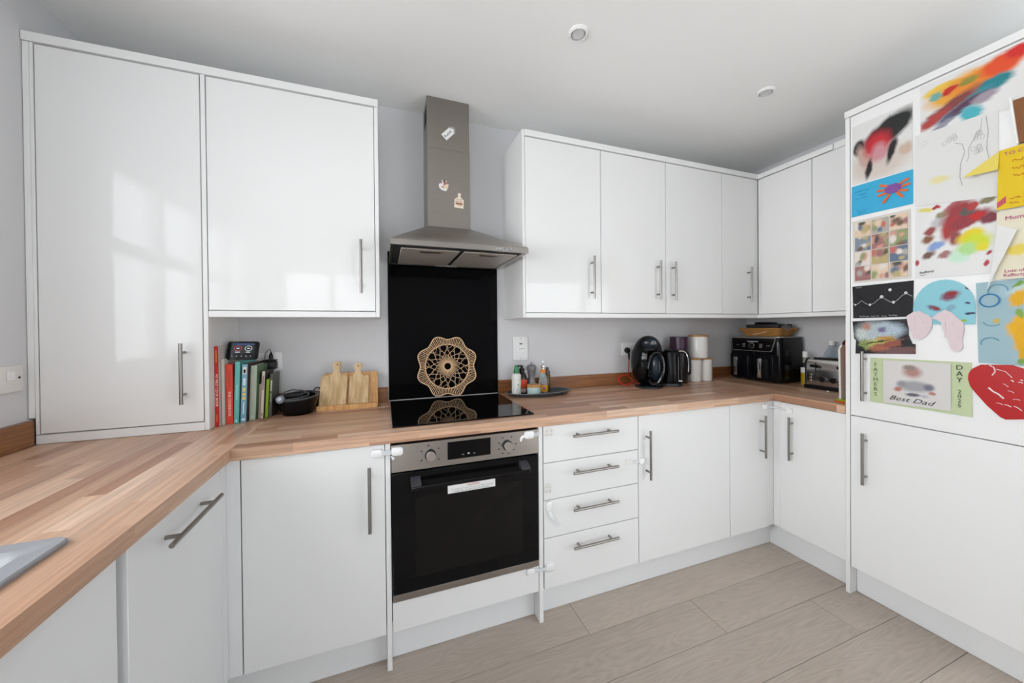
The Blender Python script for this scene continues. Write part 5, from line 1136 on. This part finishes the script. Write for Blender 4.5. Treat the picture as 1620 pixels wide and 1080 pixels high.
# B4 umbrella dome
dome = [(-1.350, 1.284), (-1.268, 1.284), (-1.186, 1.289)]+[(-1.2675+.0835*math.cos(math.radians(a)), 1.350+.112*math.sin(math.radians(a))) for a in range(0, 181, 12)]
art('umbrella_cutout', 'pale blue dome-shaped paper cut-out with dark red smudges', 'artwork', None, art_mat('dome_paper', '86c0cc', [(.62, .64, .20, .13, 20, '7c4458', .5), (.66, .68, .10, .06, 20, '8c2c34', .5), (.36, .38, .16, .07, -25, '6c5a6c', .5), (.40, .36, .08, .04, -25, '8c3038', .5), (.62, .36, .12, .08, 40, '7ca4b4', .5), (.92, .24, .10, .035, 0, '3c3458', .4), (.88, .46, .05, .03, -30, '44385c', .4), (.82, .08, .07, .04, 10, '94b83c', .4), (.88, .78, .03, .06, 30, '5a6068', .4)], .05, 10), poly=dome, off=.0040)
# B5 pink cut-outs
pk = mat('pink_tissue', 'd4c4c8', .8, var=.05, scale=60)
for lab, poly in (('crumpled pale pink paper cut-out on the left below the blue dome', [(-1.166, 1.322), (-1.186, 1.338), (-1.204, 1.342), (-1.216, 1.332), (-1.232, 1.322), (-1.241, 1.305), (-1.238, 1.270), (-1.226, 1.240), (-1.206, 1.222), (-1.186, 1.226), (-1.180, 1.250), (-1.170, 1.282)]),
                  ('pale pink foot-shaped paper cut-out on the right below the blue dome', [(-1.238, 1.310), (-1.256, 1.330), (-1.276, 1.342), (-1.292, 1.332), (-1.306, 1.312), (-1.322, 1.292), (-1.324, 1.262), (-1.318, 1.226), (-1.322, 1.200), (-1.314, 1.182), (-1.300, 1.178), (-1.290, 1.190), (-1.284, 1.220), (-1.272, 1.258), (-1.264, 1.294), (-1.252, 1.304)])):
    o = art('pink_cutout', lab, 'artwork', None, pk, poly=poly, off=.0080)
    bm = nb(); cyc = sum(p[0] for p in poly)/len(poly); czc = sum(p[1] for p in poly)/len(poly)
    stroke(bm, [(cyc+.014, czc+.03), (cyc+.010, czc), (cyc+.016, czc-.03)], .0012, .0068); stroke(bm, [(cyc-.004, czc+.028), (cyc-.012, czc+.004)], .0010, .0068); obj('crease', bm, pk, o)
# B6 blue sheet with rings
bl = art('painting', 'grey-blue sheet with painted blue rings and thick yellow paint', 'artwork', [(-1.351, 1.438), (-1.520, 1.446), (-1.522, 1.135), (-1.357, 1.141)], art_mat('paint_c', '96b2ba', [(.38, .88, .10, .10, 0, '9cb8c4', .5), (.60, .86, .22, .08, 0, 'b8ccc8', .5), (.55, .77, .16, .10, 30, 'd8a424', .35), (.62, .46, .26, .16, 15, 'dca81c', .3), (.70, .30, .26, .22, 0, 'd8a41c', .3), (.66, .16, .16, .10, 20, 'd0a020', .3), (.60, .05, .10, .04, 10, '74984c', .4), (.58, .60, .06, .07, 30, '7ca048', .4), (.55, .93, .10, .03, 0, '74983c', .4), (.27, .53, .07, .03, 0, 'c0a85c', .4)], .07, 9), curl=.003, seed=11)
bm = nb()
stroke(bm, ring_pts(-1.3835, 1.371, .0225, .023), .0022, .0045); obj('painted_ring', bm, mat('ring_blue', '2c7cae', .6), bl)
bm = nb(); stroke(bm, ring_pts(-1.402, 1.405, .022, .022, 20, -10, 220), .0013, .0045); stroke(bm, ring_pts(-1.390, 1.300, .022, .022, 20, -160, -40), .0012, .0045); stroke(bm, ring_pts(-1.386, 1.215, .022, .020, 20, 30, 200), .0016, .0045); obj('painted_ring', bm, mat('ring_pale', '5c96ae', .6), bl)
# B7 red heart
hx = [(-1.3330, 1.078), (-1.3345, 1.098), (-1.342, 1.116), (-1.364, 1.135), (-1.434, 1.140), (-1.470, 1.125), (-1.520, 1.090), (-1.520, .985), (-1.470, .957), (-1.420, .944), (-1.408, .950), (-1.378, .986), (-1.350, 1.030), (-1.338, 1.052)]
rh = art('red_cutout', 'glossy red paper heart shape with white paint streaks', 'artwork', None, mat('red_gloss_paper', 'b01418', .30, var=.06, scale=40), poly=hx, off=.0060)
bm = nb(); rn = random.Random(14)
for k in range(13):
    a, b = rn.uniform(-1.475, -1.365), rn.uniform(.985, 1.115); an = rn.uniform(-.9, .2); L_ = rn.uniform(.004, .022)
    if -1.36-a < .02 and b < 1.05: continue
    stroke(bm, [(a, b), (a-L_*.5*math.cos(an), b+L_*.5*math.sin(an)+.002), (a-L_*math.cos(an), b+L_*math.sin(an))], rn.uniform(.0007, .0018), .0055)
stroke(bm, [(-1.384, 1.134), (-1.394, 1.128), (-1.397, 1.112), (-1.390, 1.098)], .0016, .0055); stroke(bm, [(-1.398, 1.122), (-1.42, 1.115), (-1.434, 1.095)], .0009, .0055); stroke(bm, [(-1.382, 1.052), (-1.392, 1.040), (-1.404, 1.032), (-1.416, 1.018)], .0026, .0055)
obj('paint_streaks', bm, mat('white_paint', (.75, .72, .72), .5), rh)
# B8 father's day banner
gb = art('greeting_banner', 'pale green greeting banner with a blurred photo of a child', 'artwork', [(-1.044, 1.137), (-1.341, 1.140), (-1.343, .934), (-1.042, .936)], art_mat('green_paper', 'bcc8a0', [], 0), curl=.004, seed=12)
me, c = sheet_mesh('photo', [(-1.090, 1.130), (-1.290, 1.132), (-1.290, .946), (-1.090, .942)], art_mat('banner_photo', 'cdcac8', [(.46, .76, .19, .17, 0, 'a88078', .6), (.42, .86, .14, .08, 0, '8c7c72', .6), (.50, .44, .32, .16, 0, '9a9a9e', .5), (.70, .44, .10, .10, 0, '70707c', .6), (.30, .48, .10, .10, 0, '8c8c94', .6), (.24, .35, .09, .07, 30, 'b07468', .5), (.75, .32, .07, .05, 0, 'b47c70', .5), (.47, .25, .14, .05, 0, '5c5c68', .5), (.64, .24, .08, .05, 0, 'b0b0bc', .6)], .02, 5, .5), curl=0, off=.0060, n=2)
o = obj('photo', None, None, gb, mesh=me); o.location = c-ORG[gb.name]
obj('lettering', text_bm('F\nA\nT\nH\nE\nR\nS', .024, lambda a, b, d: FRo(.0045)(-1.064-a, 1.040+b, d), .0004, line=.92), mat('olive_pencil', '6c7858', .8), gb)
obj('lettering', text_bm('D\nA\nY', .026, lambda a, b, d: FRo(.0045)(-1.312-a, 1.094+b, d), .0004, line=.92), M['ink'], gb)
obj('lettering', text_bm('2\n0\n2\n5', .020, lambda a, b, d: FRo(.0045)(-1.312-a, .998+b, d), .0004, line=.9), M['ink'], gb)
obj('lettering', text_bm('Best Dad', .036, lambda a, b, d: FRo(.0055)(-1.180-a-b*.45, .966+b*.75-a*.03, d), .0004), M['ink'], gb)
